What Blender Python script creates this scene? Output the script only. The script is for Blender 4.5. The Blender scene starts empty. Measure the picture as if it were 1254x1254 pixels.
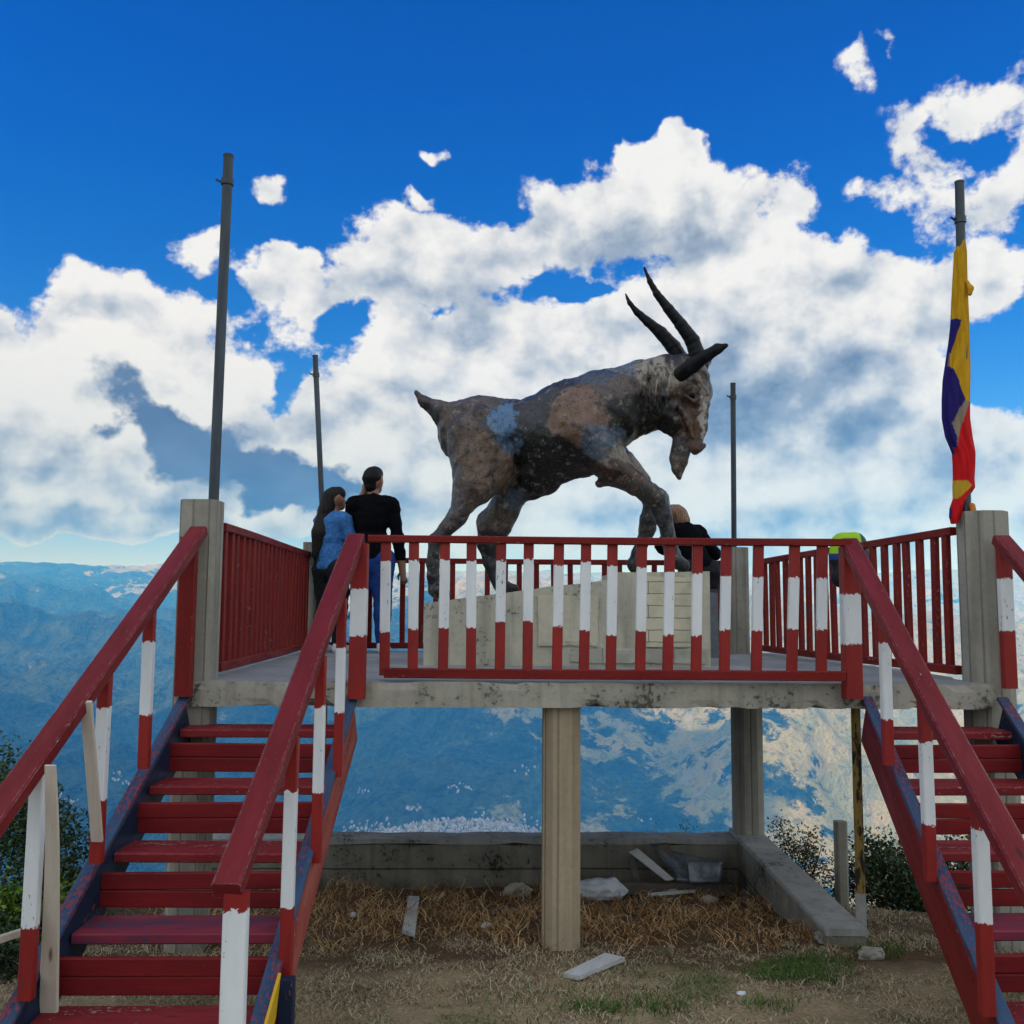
import bpy, bmesh, math, random
import numpy as np
from mathutils import Vector, Matrix
R = math.radians
SC = bpy.context.scene
COL = SC.collection

# ------------------------------------------------------------------ camera
CAM = (1.6052, -5.5659, 0.4349)
YAW, PITCH, ROLL, FPX = 0.028, 0.0967, -0.0068, 1180.0
cd = bpy.data.cameras.new('camera')
cam = bpy.data.objects.new('camera', cd); COL.objects.link(cam)
cd.sensor_width = 36.0; cd.lens = 36.0 * FPX / 1254.0
cd.clip_start = 0.05; cd.clip_end = 200000.0
cam.location = CAM
cam.rotation_euler = (Matrix.Rotation(-YAW, 3, 'Z') @ Matrix.Rotation(math.pi/2 + PITCH, 3, 'X') @ Matrix.Rotation(-ROLL, 3, 'Z')).to_euler()
SC.camera = cam

def ray(px, py):
    """world direction through a point of the photograph (1254 px frame), forward component 1"""
    u, v = px - 627.0, py - 627.0
    c, s = math.cos(ROLL), math.sin(ROLL)
    u, v = c*u + s*v, -s*u + c*v
    x, y, z = u / FPX, 1.0, -v / FPX
    c, s = math.cos(PITCH), math.sin(PITCH)
    y, z = c*y - s*z, s*y + c*z
    c, s = math.cos(YAW), math.sin(YAW)
    x, y = c*x + s*y, -s*x + c*y
    return Vector((x, y, z))
C0 = Vector(CAM)
def at_y(px, py, Y):
    d = ray(px, py); return C0 + d * ((Y - CAM[1]) / d.y)
def at_x(px, py, X):
    d = ray(px, py); return C0 + d * ((X - CAM[0]) / d.x)
def at_z(px, py, Z):
    d = ray(px, py); return C0 + d * ((Z - CAM[2]) / d.z)
def azel(px, py):
    d = ray(px, py).normalized(); return math.atan2(d.x, d.y), math.asin(d.z)

# ------------------------------------------------------------------ light
SUN_EL, SUN_AZ = R(40), R(-118)          # azimuth from +Y (view) towards +X; the sun stands behind the left shoulder
SUN_DIR = Vector((math.sin(SUN_AZ)*math.cos(SUN_EL), math.cos(SUN_AZ)*math.cos(SUN_EL), math.sin(SUN_EL)))
sl = bpy.data.lights.new('sun', 'SUN'); sl.energy = 4.8; sl.angle = R(0.5); sl.color = (1.0, 0.91, 0.76)
sun = bpy.data.objects.new('sun', sl); COL.objects.link(sun)
sun.rotation_euler = SUN_DIR.to_track_quat('Z', 'Y').to_euler()
sun.location = (0, 0, 60)

SC.view_settings.view_transform = 'Standard'; SC.view_settings.look = 'None'
SC.view_settings.exposure = 0.0; SC.view_settings.gamma = 1.0
SC.cycles.max_bounces = 5; SC.cycles.diffuse_bounces = 2; SC.cycles.glossy_bounces = 2
SC.cycles.volume_bounces = 1; SC.cycles.transparent_max_bounces = 8
SC.cycles.use_denoising = True

class NT:
    """small helper around a node tree"""
    def __init__(s, tree): s.t = tree; tree.nodes.clear()
    def n(s, typ, ins=None, **kw):
        nd = s.t.nodes.new(typ)
        for k, v in kw.items(): setattr(nd, k, v)
        for k, v in (ins or {}).items():
            if hasattr(v, 'is_output') or hasattr(v, 'links'): s.t.links.new(v, nd.inputs[k])
            else: nd.inputs[k].default_value = v
        return nd
    def m(s, op, a, b=None, c=None, clamp=False):
        nd = s.t.nodes.new('ShaderNodeMath'); nd.operation = op; nd.use_clamp = clamp
        for i, v in enumerate((a, b, c)):
            if v is None: continue
            if isinstance(v, (int, float)): nd.inputs[i].default_value = v
            else: s.t.links.new(v, nd.inputs[i])
        return nd.outputs[0]
    def v(s, op, a, b=None):
        nd = s.t.nodes.new('ShaderNodeVectorMath'); nd.operation = op
        for i, v in enumerate((a, b)):
            if v is None: continue
            if isinstance(v, (tuple, list)): nd.inputs[i].default_value = v
            else: s.t.links.new(v, nd.inputs[i])
        return nd.outputs['Value'] if op in ('DOT_PRODUCT', 'LENGTH', 'DISTANCE') else nd.outputs[0]
    def mr(s, x, a, b, c=0.0, d=1.0, smooth=False):
        nd = s.t.nodes.new('ShaderNodeMapRange')
        nd.interpolation_type = 'SMOOTHSTEP' if smooth else 'LINEAR'
        for i, v in enumerate((x, a, b, c, d)):
            if isinstance(v, (int, float)): nd.inputs[i].default_value = v
            else: s.t.links.new(v, nd.inputs[i])
        return nd.outputs[0]
    def mix(s, f, a, b, mode='MIX'):
        nd = s.t.nodes.new('ShaderNodeMix'); nd.data_type = 'RGBA'; nd.blend_type = mode
        for i, v in ((0, f), (6, a), (7, b)):
            if isinstance(v, (int, float)): nd.inputs[i].default_value = v
            elif isinstance(v, (tuple, list)): nd.inputs[i].default_value = tuple(v) + ((1.0,) if len(v) == 3 else ())
            else: s.t.links.new(v, nd.inputs[i])
        return nd.outputs[2]
    def noise(s, vec, scale, detail=4.0, rough=0.55, dims='3D', out=0, dist=0.0, typ='FBM'):
        nd = s.t.nodes.new('ShaderNodeTexNoise'); nd.noise_dimensions = dims; nd.noise_type = typ
        if vec is not None: s.t.links.new(vec, nd.inputs['Vector'])
        nd.inputs['Scale'].default_value = scale; nd.inputs['Detail'].default_value = detail
        nd.inputs['Roughness'].default_value = rough; nd.inputs['Distortion'].default_value = dist
        return nd.outputs[out]

# ------------------------------------------------------------------ sky: Nishita with cumulus laid out by direction
W = bpy.data.worlds.new('World'); SC.world = W; W.use_nodes = True
def build_sky():
    t = NT(W.node_tree)
    out = t.n('ShaderNodeOutputWorld'); bg = t.n('ShaderNodeBackground'); bg.inputs['Strength'].default_value = 0.12
    t.t.links.new(bg.outputs[0], out.inputs[0])
    sky = t.n('ShaderNodeTexSky'); sky.sky_type = 'NISHITA'; sky.sun_disc = False
    sky.sun_elevation = SUN_EL; sky.sun_rotation = SUN_AZ; sky.altitude = 1500; sky.air_density = 1.0; sky.dust_density = 0.3; sky.ozone_density = 2.0
    hs = t.n('ShaderNodeHueSaturation', {'Saturation': 1.45, 'Value': 1.0, 'Color': sky.outputs[0]})
    D = t.n('ShaderNodeTexCoord').outputs['Generated']
    sp = t.n('ShaderNodeSeparateXYZ', {0: D})
    az = t.m('ARCTAN2', sp.outputs[0], sp.outputs[1]); el = t.m('ARCSINE', sp.outputs[2])
    p = t.n('ShaderNodeCombineXYZ', {0: az, 1: el}).outputs[0]
    blue = t.mix(t.mr(el, 0.02, 0.5), (0.95, 0.88, 1.02), (0.08, 0.78, 1.42))
    skyc = t.mix(1.0, hs.outputs[0], blue, 'MULTIPLY')
    # warp
    w1 = t.noise(p, 8.0, 5, 0.55, '2D', out=1)
    pw = t.v('ADD', p, t.v('MULTIPLY', t.v('SUBTRACT', w1, (0.5, 0.5, 0.5)), (0.085, 0.075, 0)))
    def field(blobs, base=None):
        acc = base
        for (x, y, rx, ry, wt) in blobs:
            a, e = azel(x, y)
            mp = t.n('ShaderNodeMapping', {'Vector': pw, 'Location': (a, e, 0), 'Scale': (rx/FPX, ry/FPX, 1)}, vector_type='TEXTURE')
            g = t.n('ShaderNodeTexGradient', {0: mp.outputs[0]}, gradient_type='SPHERICAL').outputs['Fac']
            acc = t.m('MULTIPLY', g, wt) if acc is None else t.m('MULTIPLY_ADD', g, wt, acc)
        return acc
    SKYB = SKY_BLOBS
    # noises
    sq = t.v('MULTIPLY', p, (1.0, 1.25, 1.0))
    fb = t.noise(sq, 11.0, 9, 0.62, '2D')
    # puffs: fractal round bumps
    def puffs(vec):
        vo = t.n('ShaderNodeTexVoronoi', {'Vector': vec, 'Scale': 22.0, 'Detail': 3.0, 'Roughness': 0.55, 'Lacunarity': 2.3, 'Randomness': 1.0}, voronoi_dimensions='2D', feature='F1')
        vo.normalize = True
        return vo.outputs['Distance']
    pv = t.v('ADD', sq, t.v('MULTIPLY', t.v('SUBTRACT', w1, (0.5, 0.5, 0.5)), (0.04, 0.04, 0)))
    v1 = puffs(pv)
    fb1 = t.noise(sq, 11.0, 5, 0.52, '2D')
    fb2 = t.noise(t.v('ADD', sq, (-0.016, 0.030, 0)), 11.0, 5, 0.52, '2D')
    # density
    side = t.mr(t.m('ABSOLUTE', az), 0.62, 0.9, 0.0, 0.95, True)
    low = t.mr(el, 0.2, 1.5, 1.0, 0.35)
    base = t.m('MULTIPLY', side, low)
    dens = field(SKYB, base)
    dn = t.m('MULTIPLY_ADD', t.m('SUBTRACT', fb, 0.5), 1.5, dens)
    dn = t.m('MULTIPLY_ADD', t.m('SUBTRACT', 0.35, v1), 0.42, dn)
    alpha = t.m('MULTIPLY', t.mr(dn, 0.31, 0.56, 0, 1, True), t.mr(dens, 0.0, 0.14))
    thick = t.mr(dn, 0.35, 1.5, 0, 1, True)
    # light on the clouds
    rel = t.m('SUBTRACT', fb1, fb2)
    lit = t.m('MULTIPLY_ADD', rel, 2.2, 0.90)
    lit = t.m('MULTIPLY_ADD', t.m('SUBTRACT', 0.33, v1), 0.75, lit)
    lit = t.m('MULTIPLY_ADD', t.mr(dn, 0.3, 0.8, 1, 0), 0.22, lit)           # thin rims let the light through
    grey = field(GREY_BLOBS)
    gn = t.m('MULTIPLY', t.mr(t.m('MULTIPLY_ADD', t.m('SUBTRACT', fb1, 0.5), 0.8, grey), 0.10, 1.0, 0, 1, True), 0.58)
    lit = t.m('SUBTRACT', lit, gn)
    white = field(WHITE_BLOBS)
    lit = t.m('MULTIPLY_ADD', white, 0.35, lit)
    ramp = t.n('ShaderNodeValToRGB', {0: t.mr(lit, -0.1, 1.2)})
    el_ = ramp.color_ramp.elements
    el_[0].position = 0.0; el_[0].color = (0.16, 0.22, 0.33, 1)
    el_[1].position = 1.0; el_[1].color = (0.93, 0.94, 0.95, 1)
    e = el_.new(0.35); e.color = (0.34, 0.41, 0.52, 1)
    e = el_.new(0.6); e.color = (0.60, 0.65, 0.72, 1)
    e = el_.new(0.78); e.color = (0.80, 0.82, 0.85, 1)
    warm = t.mix(t.mr(el, 0.02, 0.26, 1, 0), (1, 1, 1), (0.66, 0.80, 0.88))
    cc = t.mix(1.0, ramp.outputs[0], warm, 'MULTIPLY')
    cc = t.mix(1.0, cc, (8.0, 8.0, 8.0), 'MULTIPLY')
    gain = t.mr(side, 0.0, 0.95, 1.0, 1.45)                       # unseen clouds to the sides and behind, brightened to light the foreground
    cc = t.mix(1.0, cc, t.n('ShaderNodeCombineXYZ', {0: t.m('POWER', gain, 0.8), 1: gain, 2: t.m('POWER', gain, 1.15)}).outputs[0], 'MULTIPLY')
    c1 = t.mix(alpha, skyc, cc)
    # dark shadowed scud in front
    dk = field(DARK_BLOBS)
    dg = t.mr(dk, 0.02, 0.22)
    dk = t.m('MULTIPLY_ADD', t.m('SUBTRACT', fb, 0.5), 1.7, dk)
    da = t.m('MULTIPLY', t.mr(dk, 0.16, 0.50, 0, 0.96, True), dg)
    dcol = t.mix(t.mr(fb2, 0.3, 0.7), (0.40, 0.80, 1.7), (0.95, 1.55, 2.6))
    c2 = t.mix(da, c1, dcol)
    t.t.links.new(c2, bg.inputs['Color'])
SKY_BLOBS = [  # x, y, rx, ry, weight  (directions read off the photograph)
    (60,570,260,170,1.3),(150,430,110,110,1.0),(110,385,60,60,0.5),(250,450,110,90,0.9),(0,450,70,100,0.9),(110,625,330,70,0.9),(330,600,130,90,0.9),
    (380,365,110,62,0.9),(480,320,110,75,0.9),(590,312,130,60,1.0),(700,270,120,75,1.0),(815,235,130,90,1.1),(910,280,110,70,0.9),
    (520,390,120,70,0.7),(420,520,150,120,1.0),(590,540,260,180,1.3),(700,430,180,90,0.9),(850,390,200,110,0.9),(1010,400,230,120,1.1),
    (1100,360,170,60,0.7),(880,570,360,180,1.3),(1130,580,280,170,1.2),(640,640,700,60,0.55),
    (1135,110,68,49,0.64),(1225,110,78,53,0.70),(1145,190,53,33,0.62),(1050,240,68,35,0.57),(970,212,58,38,0.57),(1240,195,49,58,0.62),(1150,250,88,44,0.52),(1225,275,68,58,0.62),
    (320,252,38,33,0.82),(243,310,50,44,0.74),(335,335,44,29,0.69),(805,160,44,29,0.64),(765,185,29,22,0.64),(1040,75,29,40,0.59),(1080,50,19,19,0.47),
    (530,190,17,17,0.59),(100,430,56,33,0.34),(1190,330,52,35,0.38),(985,240,35,26,0.38),(1100,160,26,44,0.43),(300,360,24,20,0.60),(520,250,20,14,0.60),(830,180,30,24,0.60),
    (415,392,44,26,-0.47),(540,366,60,18,-0.5),(345,480,36,70,-0.5),(700,358,60,16,-0.5),(935,322,44,22,-0.55),(1228,425,50,60,-0.6),(870,335,60,20,-0.3),(40,430,26,60,-0.3),(110,688,340,34,-1.3),(70,668,120,14,0.3),(160,672,60,10,0.35)]
GREY_BLOBS = [(520,385,130,80,1.0),(800,300,150,60,1.2),(650,350,120,50,0.7),(900,470,220,120,1.2),(1040,470,170,80,0.9),(720,530,160,100,0.6),(60,648,240,34,1.5),(190,640,90,26,0.8),(150,600,90,40,0.5),(360,385,60,40,0.4),(1000,560,220,80,0.7),(470,620,120,60,0.6),(1150,140,60,40,0.4),(620,560,120,60,0.4)]
WHITE_BLOBS = [(150,430,180,140,0.9),(560,430,90,50,0.8),(800,205,110,50,0.7),(960,380,150,50,0.7),(90,520,150,100,0.6),(420,480,70,60,0.6),(960,500,70,40,0.6),(480,300,90,40,0.4)]
DARK_BLOBS = [(135,488,36,40,0.75),(185,525,60,28,0.8),(250,565,95,44,1.1),(330,598,110,40,1.1),(400,612,80,30,0.8),(115,540,28,20,0.4)]
build_sky()

# ------------------------------------------------------------------ common helpers
def tag(o, label=None, cat=None, group=None, kind=None):
    if label: o['label'] = label
    if cat: o['category'] = cat
    if group: o['group'] = group
    if kind: o['kind'] = kind
    return o
def empty(name, loc, label, cat, group=None):
    o = bpy.data.objects.new(name, None); COL.objects.link(o); o.location = loc
    o.empty_display_size = 0.1
    tag(o, label, cat, group)
    return o
def mesh_obj(name, V, F, mat, parent=None, smooth=False, attrs=None):
    """V in world coordinates; a child keeps them relative to its parent's location (parents are never rotated here)"""
    me = bpy.data.meshes.new(name)
    V = np.asarray(V, dtype=float)
    if parent is not None:
        off = Vector(parent.location); q = parent.parent
        while q is not None: off = off + q.location; q = q.parent
        V = V - np.array(off)
    if isinstance(F, np.ndarray):
        nf, k = F.shape
        me.vertices.add(len(V)); me.vertices.foreach_set('co', V.astype(np.float32).ravel())
        me.loops.add(nf*k); me.polygons.add(nf)
        me.loops.foreach_set('vertex_index', F.astype(np.int32).ravel())
        me.polygons.foreach_set('loop_start', np.arange(0, nf*k, k, dtype=np.int32))
        me.update(calc_edges=True)
    else:
        me.from_pydata([tuple(v) for v in V], [], F); me.update()
    if mat is not None: me.materials.append(mat)
    if smooth: me.polygons.foreach_set('use_smooth', np.ones(len(me.polygons), dtype=bool))
    for k, a in (attrs or {}).items():
        at = me.color_attributes.new(k, 'FLOAT_COLOR', 'POINT')
        a = np.asarray(a, dtype=np.float32)
        if a.ndim == 1: a = np.stack([a, a, a], 1)
        at.data.foreach_set('color', np.concatenate([a[:, :3], np.ones((len(a), 1), np.float32)], 1).ravel())
    o = bpy.data.objects.new(name, me); COL.objects.link(o)
    if parent is not None: o.parent = parent
    return o

# numpy gradient noise
_rng = np.random.RandomState(7)
_perm = _rng.permutation(256); _perm = np.concatenate([_perm, _perm, _perm])
_g3 = _rng.normal(size=(256, 3)); _g3 /= np.linalg.norm(_g3, axis=1)[:, None]
def pnoise(x, y, z=0.0):
    x, y, z = np.broadcast_arrays(np.asarray(x, float), np.asarray(y, float), np.asarray(z, float))
    xi, yi, zi = np.floor(x).astype(int), np.floor(y).astype(int), np.floor(z).astype(int)
    xf, yf, zf = x-xi, y-yi, z-zi
    u, v, w = (t*t*t*(t*(t*6-15)+10) for t in (xf, yf, zf))
    r = 0
    for dx in (0, 1):
        for dy in (0, 1):
            for dz in (0, 1):
                h = _perm[_perm[_perm[(xi+dx) & 255] + ((yi+dy) & 255)] + ((zi+dz) & 255)]
                g = _g3[h]
                d = g[..., 0]*(xf-dx) + g[..., 1]*(yf-dy) + g[..., 2]*(zf-dz)
                r = r + d*(u if dx else 1-u)*(v if dy else 1-v)*(w if dz else 1-w)
    return r*1.6
def fbm(x, y, z=0.0, oct=5, rough=0.5, ridge=False):
    a, s, f, n = 1.0, 0.0, 1.0, 0.0
    for i in range(oct):
        q = pnoise(x*f+17.3*i, y*f-9.1*i, np.asarray(z)*f)
        if ridge: q = 1-2*np.abs(q)
        s = s + a*q; n += a; a *= rough; f *= 2.03
    return s/n
def sstep(a, b, x):
    t = np.clip((x-a)/(b-a), 0, 1); return t*t*(3-2*t)

def new_mat(name, rough=0.8, spec=0.3):
    m = bpy.data.materials.new(name); m.use_nodes = True
    t = NT(m.node_tree)
    out = t.n('ShaderNodeOutputMaterial'); b = t.n('ShaderNodeBsdfPrincipled')
    t.t.links.new(b.outputs[0], out.inputs[0])
    b.inputs['Roughness'].default_value = rough; b.inputs['Specular IOR Level'].default_value = spec
    return m, t, b
def link(t, a, b): t.t.links.new(a, b)
def bump(t, b, height, strength=0.3, dist=0.01):
    n = t.n('ShaderNodeBump', {'Height': height, 'Strength': strength, 'Distance': dist}); link(t, n.outputs[0], b.inputs['Normal'])

# ------------------------------------------------------------------ far terrain: one sheet from under the hilltop out to the horizon
def hills_height(x, y):
    r = np.hypot(x, y); az = np.arctan2(x, y)
    rr = [0, 30, 100, 600, 1500, 3000, 4000, 5200, 8000, 11000, 15000, 19000, 23000, 29000, 40000, 60000]
    zz = [-5, -14, -48, -330, -760, -1180, -1190, -1040, -740, -450, -110, 260, 560, 300, 700, 300]
    b = np.interp(r, rr, zz)
    back = sstep(1.2, 1.9, np.abs(az))                       # behind the photographer the ridge goes on
    b = b*(1-back) + back*np.interp(r, [0, 200, 2000, 20000, 60000], [-6, -20, -250, -300, 200])
    amp = np.interp(r, [0, 300, 2500, 4000, 9000, 20000], [0, 6, 70, 320, 640, 520])
    wx, wy = x/5200 + .35*fbm(x/4000, y/4000, 3.1, 3), y/5200 + .35*fbm(x/4000, y/4000, 7.7, 3)
    rg = fbm(wx+3.3, wy+1.7, 0.5, 9, 0.47, True)
    sm = fbm(x/9000+5, y/9000, 2.2, 3)
    h = b + amp*(rg*1.15-0.1) + amp*0.5*sm
    gl = fbm(x/1150+.25*fbm(x/700, y/700, 1.1, 2), y/1150, 6.6, 5, .5, True)
    h = h + np.interp(r, [0, 2500, 4500, 9000, 20000], [0, 25, 260, 290, 220])*(gl-.2)
    g2 = fbm(x/420+.3*fbm(x/300, y/300, 2.1, 2), y/420, 8.6, 3, .5, True)
    h = h + np.interp(r, [0, 2500, 4500, 9000, 15000], [0, 8, 60, 60, 30])*g2
    left = sstep(-0.1, -0.45, az)*sstep(12000, 20000, r)*(1-sstep(22000, 26000, r))
    h = h + 60*left + 420*fbm(az*4.5+2.0, r/16000, 4.4, 4)*sstep(11000, 17000, r)
    # the sunlit spur on the right
    sp = np.exp(-((az-0.27-0.05*np.sin(r/700))/0.075)**2)*sstep(3200, 5500, r)*(1-sstep(6500, 10000, r))
    h = h + 260*sp
    h = np.where(h > 420, 380+440*np.tanh((h-380)/620), h)
    return h + np.interp(r, [0, 2500, 4000], [0, 4, 9])*fbm(x/180, y/180, 0, 3)
def build_hills():
    fa = np.linspace(R(-40), R(40), 680); ca = np.linspace(R(43), R(317), 90)
    az = np.concatenate([fa, ca])
    rad = np.concatenate([[4.0], np.geomspace(8, 2600, 70), np.geomspace(2700, 26000, 330), np.geomspace(27000, 70000, 30)])
    A, RR = np.meshgrid(az, rad)
    X, Y = RR*np.sin(A), RR*np.cos(A)
    Z = hills_height(X, Y)
    nr, na = X.shape
    V = np.stack([X + CAM[0], Y + CAM[1], Z], -1).reshape(-1, 3)
    i = np.arange(nr-1)[:, None]*na; j = np.arange(na)[None, :]; j2 = (j+1) % na
    F = np.stack([i+j, i+j2, i+na+j2, i+na+j], -1).reshape(-1, 4)
    m, t, b = new_mat('hillside', 0.95, 0.05)
    P = t.n('ShaderNodeNewGeometry').outputs['Position']
    P2 = t.v('MULTIPLY', P, (0.001, 0.001, 0.001))
    n1 = t.noise(P2, 0.6, 7, 0.62); n2 = t.noise(P2, 4.5, 9, 0.68); n3 = t.noise(P2, 30.0, 4, 0.65)
    vo = t.n('ShaderNodeTexVoronoi', {'Vector': t.v('ADD', P2, t.v('MULTIPLY', t.noise(P2, 5.0, 2, .5, out=1), (.12, .12, .12))), 'Scale': 8.0}, voronoi_dimensions='2D')
    cell = t.n('ShaderNodeSeparateColor', {0: vo.outputs['Color']}).outputs[0]
    ps = t.n('ShaderNodeSeparateXYZ', {0: P2}); pdx = t.m('ADD', ps.outputs[0], t.m('MAXIMUM', t.m('MULTIPLY', t.m('SUBTRACT', ps.outputs[1], 7.5), 0.85), 0.0))  # drier to the right and afar, also standing in for sunlight there
    wood = t.mr(t.m('ADD', t.m('MULTIPLY', n1, 0.6), t.m('MULTIPLY', n2, 0.5)), t.mr(pdx, -0.6, 1.9, .65, .455), t.mr(pdx, -0.6, 1.9, .68, .485), 0, 1, True)  # more forest on the left, also putting cloud shade into the colour
    dry = t.mix(cell, (0.46, 0.36, 0.14), (0.27, 0.26, 0.08))
    px_ = t.n('ShaderNodeSeparateXYZ', {0: P2}).outputs[0]
    grn = t.mix(t.mr(t.m('MULTIPLY_ADD', n2, .6, t.m('MULTIPLY', n3, .5)), .46, .64), (0.004, 0.014, 0.009), (0.075, 0.10, 0.05))
    c = t.mix(wood, grn, dry)
    n4 = t.noise(P2, 26.0, 5, 0.7)
    c = t.mix(t.mr(t.m('MULTIPLY_ADD', n2, 0.5, n4), 0.80, 0.90, 0, 0.55), c, (0.03, 0.048, 0.022))
    bare = t.mr(t.m('ADD', cell, t.m('MULTIPLY', n2, 0.35)), 1.17, 1.20, 0, 0.7)
    c = t.mix(bare, c, (0.42, 0.37, 0.30))
    link(t, c, b.inputs['Base Color'])
    bump(t, b, t.m('ADD', n2, t.m('MULTIPLY', n3, 0.4)), 1.0, 110.0)
    o = mesh_obj('hills', V, F, m, smooth=True)
    tag(o, 'hazy mountain range and valley below the lookout', None, None, 'structure')
build_hills()

# ------------------------------------------------------------------ cumulus placed out of view that shades the lookout and parts of the valley
m_cloud, t_, b_ = new_mat('cloud', 1.0, 0.0); b_.inputs['Base Color'].default_value = (0.85, 0.86, 0.88, 1)
def ico(sub):
    bm = bmesh.new(); bmesh.ops.create_icosphere(bm, subdivisions=sub, radius=1.0)
    V = np.array([v.co[:] for v in bm.verts]); F = np.array([[v.index for v in f.verts] for f in bm.faces]); bm.free()
    return V, F
def shade_cloud(target, height, sx, sy, sz, seed, label):
    """a lumpy flat-based cumulus standing towards the sun from the ground point it shades"""
    c = np.array(target) + np.array(SUN_DIR)*((height-target[2])/SUN_DIR.z)
    V, F = ico(5)
    d = 1 + 0.45*fbm(V[:, 0]*1.3+seed, V[:, 1]*1.3, V[:, 2]*1.3, 5, .55) + 0.12*fbm(V[:, 0]*5+seed, V[:, 1]*5, V[:, 2]*5, 3)
    V = V*d[:, None]; V[:, 2] = np.where(V[:, 2] < -0.25, -0.25+(V[:, 2]+0.25)*0.25, V[:, 2])
    V = V*np.array([sx, sy, sz]) + c
    o = mesh_obj('cloud', V, F, m_cloud, smooth=True)
    tag(o, label, 'cloud', 'clouds out of view'); return o
shade_cloud((0, 2, 0), 1300, 330, 330, 130, 1.0, 'small lumpy white cloud out of view shading the lookout')
shade_cloud((-2300, 4500, -1100), 2700, 2600, 1900, 500, 5.0, 'long white cumulus out of view shading the valley left of the lookout')
shade_cloud((350, 5000, -950), 3600, 1250, 1100, 400, 9.0, 'broad white cumulus out of view shading the middle of the valley')
shade_cloud((-6400, 9800, -500), 3100, 1500, 520, 380, 13.0, 'narrow white cumulus out of view shading the far left slopes')

# ------------------------------------------------------------------ haze
def build_haze():
    bx = (-42000, 42000); by = (-3000, 66000); bz = (-1800, 900)
    V = [(x, y, z) for x in bx for y in by for z in bz]
    F = [(0, 1, 3, 2), (4, 6, 7, 5), (0, 4, 5, 1), (2, 3, 7, 6), (0, 2, 6, 4), (1, 5, 7, 3)]
    m = bpy.data.materials.new('air'); m.use_nodes = True; t = NT(m.node_tree)
    out = t.n('ShaderNodeOutputMaterial')
    pv = t.n('ShaderNodeVolumePrincipled', {'Color': (0.06, 0.38, 1.0, 1), 'Density': HAZE, 'Anisotropy': -0.25, 'Absorption Color': (1, 1, 1, 1)})
    link(t, pv.outputs[0], out.inputs['Volume'])
    o = mesh_obj('haze', V, F, m); tag(o, 'thin blue haze filling the valley', None, None, 'stuff')
HAZE = 0.90e-4
build_haze()

# ------------------------------------------------------------------ materials of the lookout
def attr(t, name): return t.n('ShaderNodeAttribute', attribute_name=name)
def paint_mat(name, col, col2, wear=(0.30, 0.24, 0.19), rough=0.55, chips=0.66, streak=0.0):
    """brushed house paint on sawn timber; uvw = (metres along the grain, metres across, seed)"""
    m, t, b = new_mat(name, rough+.05, 0.2)
    u = attr(t, 'uvw').outputs['Vector']
    g = t.noise(t.v('MULTIPLY', u, (2.5, 70, 31)), 1.0, 4, 0.6)
    big = t.noise(t.v('MULTIPLY', u, (2.2, 9, 31)), 1.0, 4, 0.6)
    fine = t.noise(t.v('MULTIPLY', u, (38, 70, 31)), 1.0, 3, 0.6)
    c = t.mix(t.mr(big, 0.3, 0.7), col, col2)
    c = t.mix(t.mr(g, 0.62, 0.78, 0, 0.35), c, tuple(0.35*q for q in col))
    c = t.mix(t.mr(t.m('ADD', t.m('MULTIPLY', fine, .6), t.m('MULTIPLY', big, .45)), chips, chips+0.035, 0, 0.85), c, wear)
    sx = t.n('ShaderNodeSeparateXYZ', {0: u})
    kn = t.n('ShaderNodeTexVoronoi', {'Vector': t.v('MULTIPLY', u, (2.6, 9, 31)), 'Scale': 1.0}).outputs['Distance']
    c = t.mix(t.mr(kn, 0.05, 0.11, 0.75, 0), c, (0.03, 0.012, 0.012))
    be = t.n('ShaderNodeBevel', {'Radius': 0.006}, samples=3); ge = t.n('ShaderNodeNewGeometry')
    ed = t.m('SUBTRACT', 1.0, t.v('DOT_PRODUCT', be.outputs[0], ge.outputs['Normal']))
    c = t.mix(t.m('MULTIPLY', t.mr(ed, 0.02, 0.12), t.mr(fine, 0.48, 0.62, 0, 0.7)), c, wear)
    link(t, c, b.inputs['Base Color'])
    link(t, t.mr(big, 0.3, 0.7, rough-0.1, rough+0.15), b.inputs['Roughness'])
    bump(t, b, t.m('ADD', g, t.m('MULTIPLY', fine, 0.35)), 0.35, 0.004)
    return m
RED, RED2 = (0.215, 0.014, 0.010), (0.13, 0.008, 0.008)
m_red = paint_mat('red_paint', RED, RED2)
m_red_worn = paint_mat('worn_red_paint', (0.24, 0.022, 0.026), (0.15, 0.009, 0.014), (0.34, 0.25, 0.22), 0.6, 0.62)
m_salmon = paint_mat('faded_red_paint', (0.40, 0.12, 0.09), (0.25, 0.025, 0.024), (0.40, 0.3, 0.25), 0.7, 0.64)
m_blue = paint_mat('blue_paint', (0.012, 0.026, 0.065), (0.007, 0.014, 0.036), (0.22, 0.05, 0.05), 0.5, 0.63)
m_bluetop = paint_mat('worn_blue_paint', (0.04, 0.085, 0.165), (0.016, 0.034, 0.08), (0.24, 0.035, 0.045), 0.6, 0.56)
m_rawwood = paint_mat('raw_wood', (0.52, 0.45, 0.36), (0.66, 0.58, 0.52), (0.25, 0.18, 0.12), 0.8, 0.70)
m_whitewood = paint_mat('white_board_paint', (0.55, 0.56, 0.57), (0.40, 0.40, 0.39), (0.16, 0.13, 0.11), 0.7, 0.63)
m_greywood = paint_mat('weathered_wood', (0.14, 0.12, 0.10), (0.07, 0.06, 0.055), (0.25, 0.24, 0.22), 0.85, 0.66)
m_yellow = paint_mat('yellow_paint', (0.65, 0.40, 0.02), (0.55, 0.33, 0.02))
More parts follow.
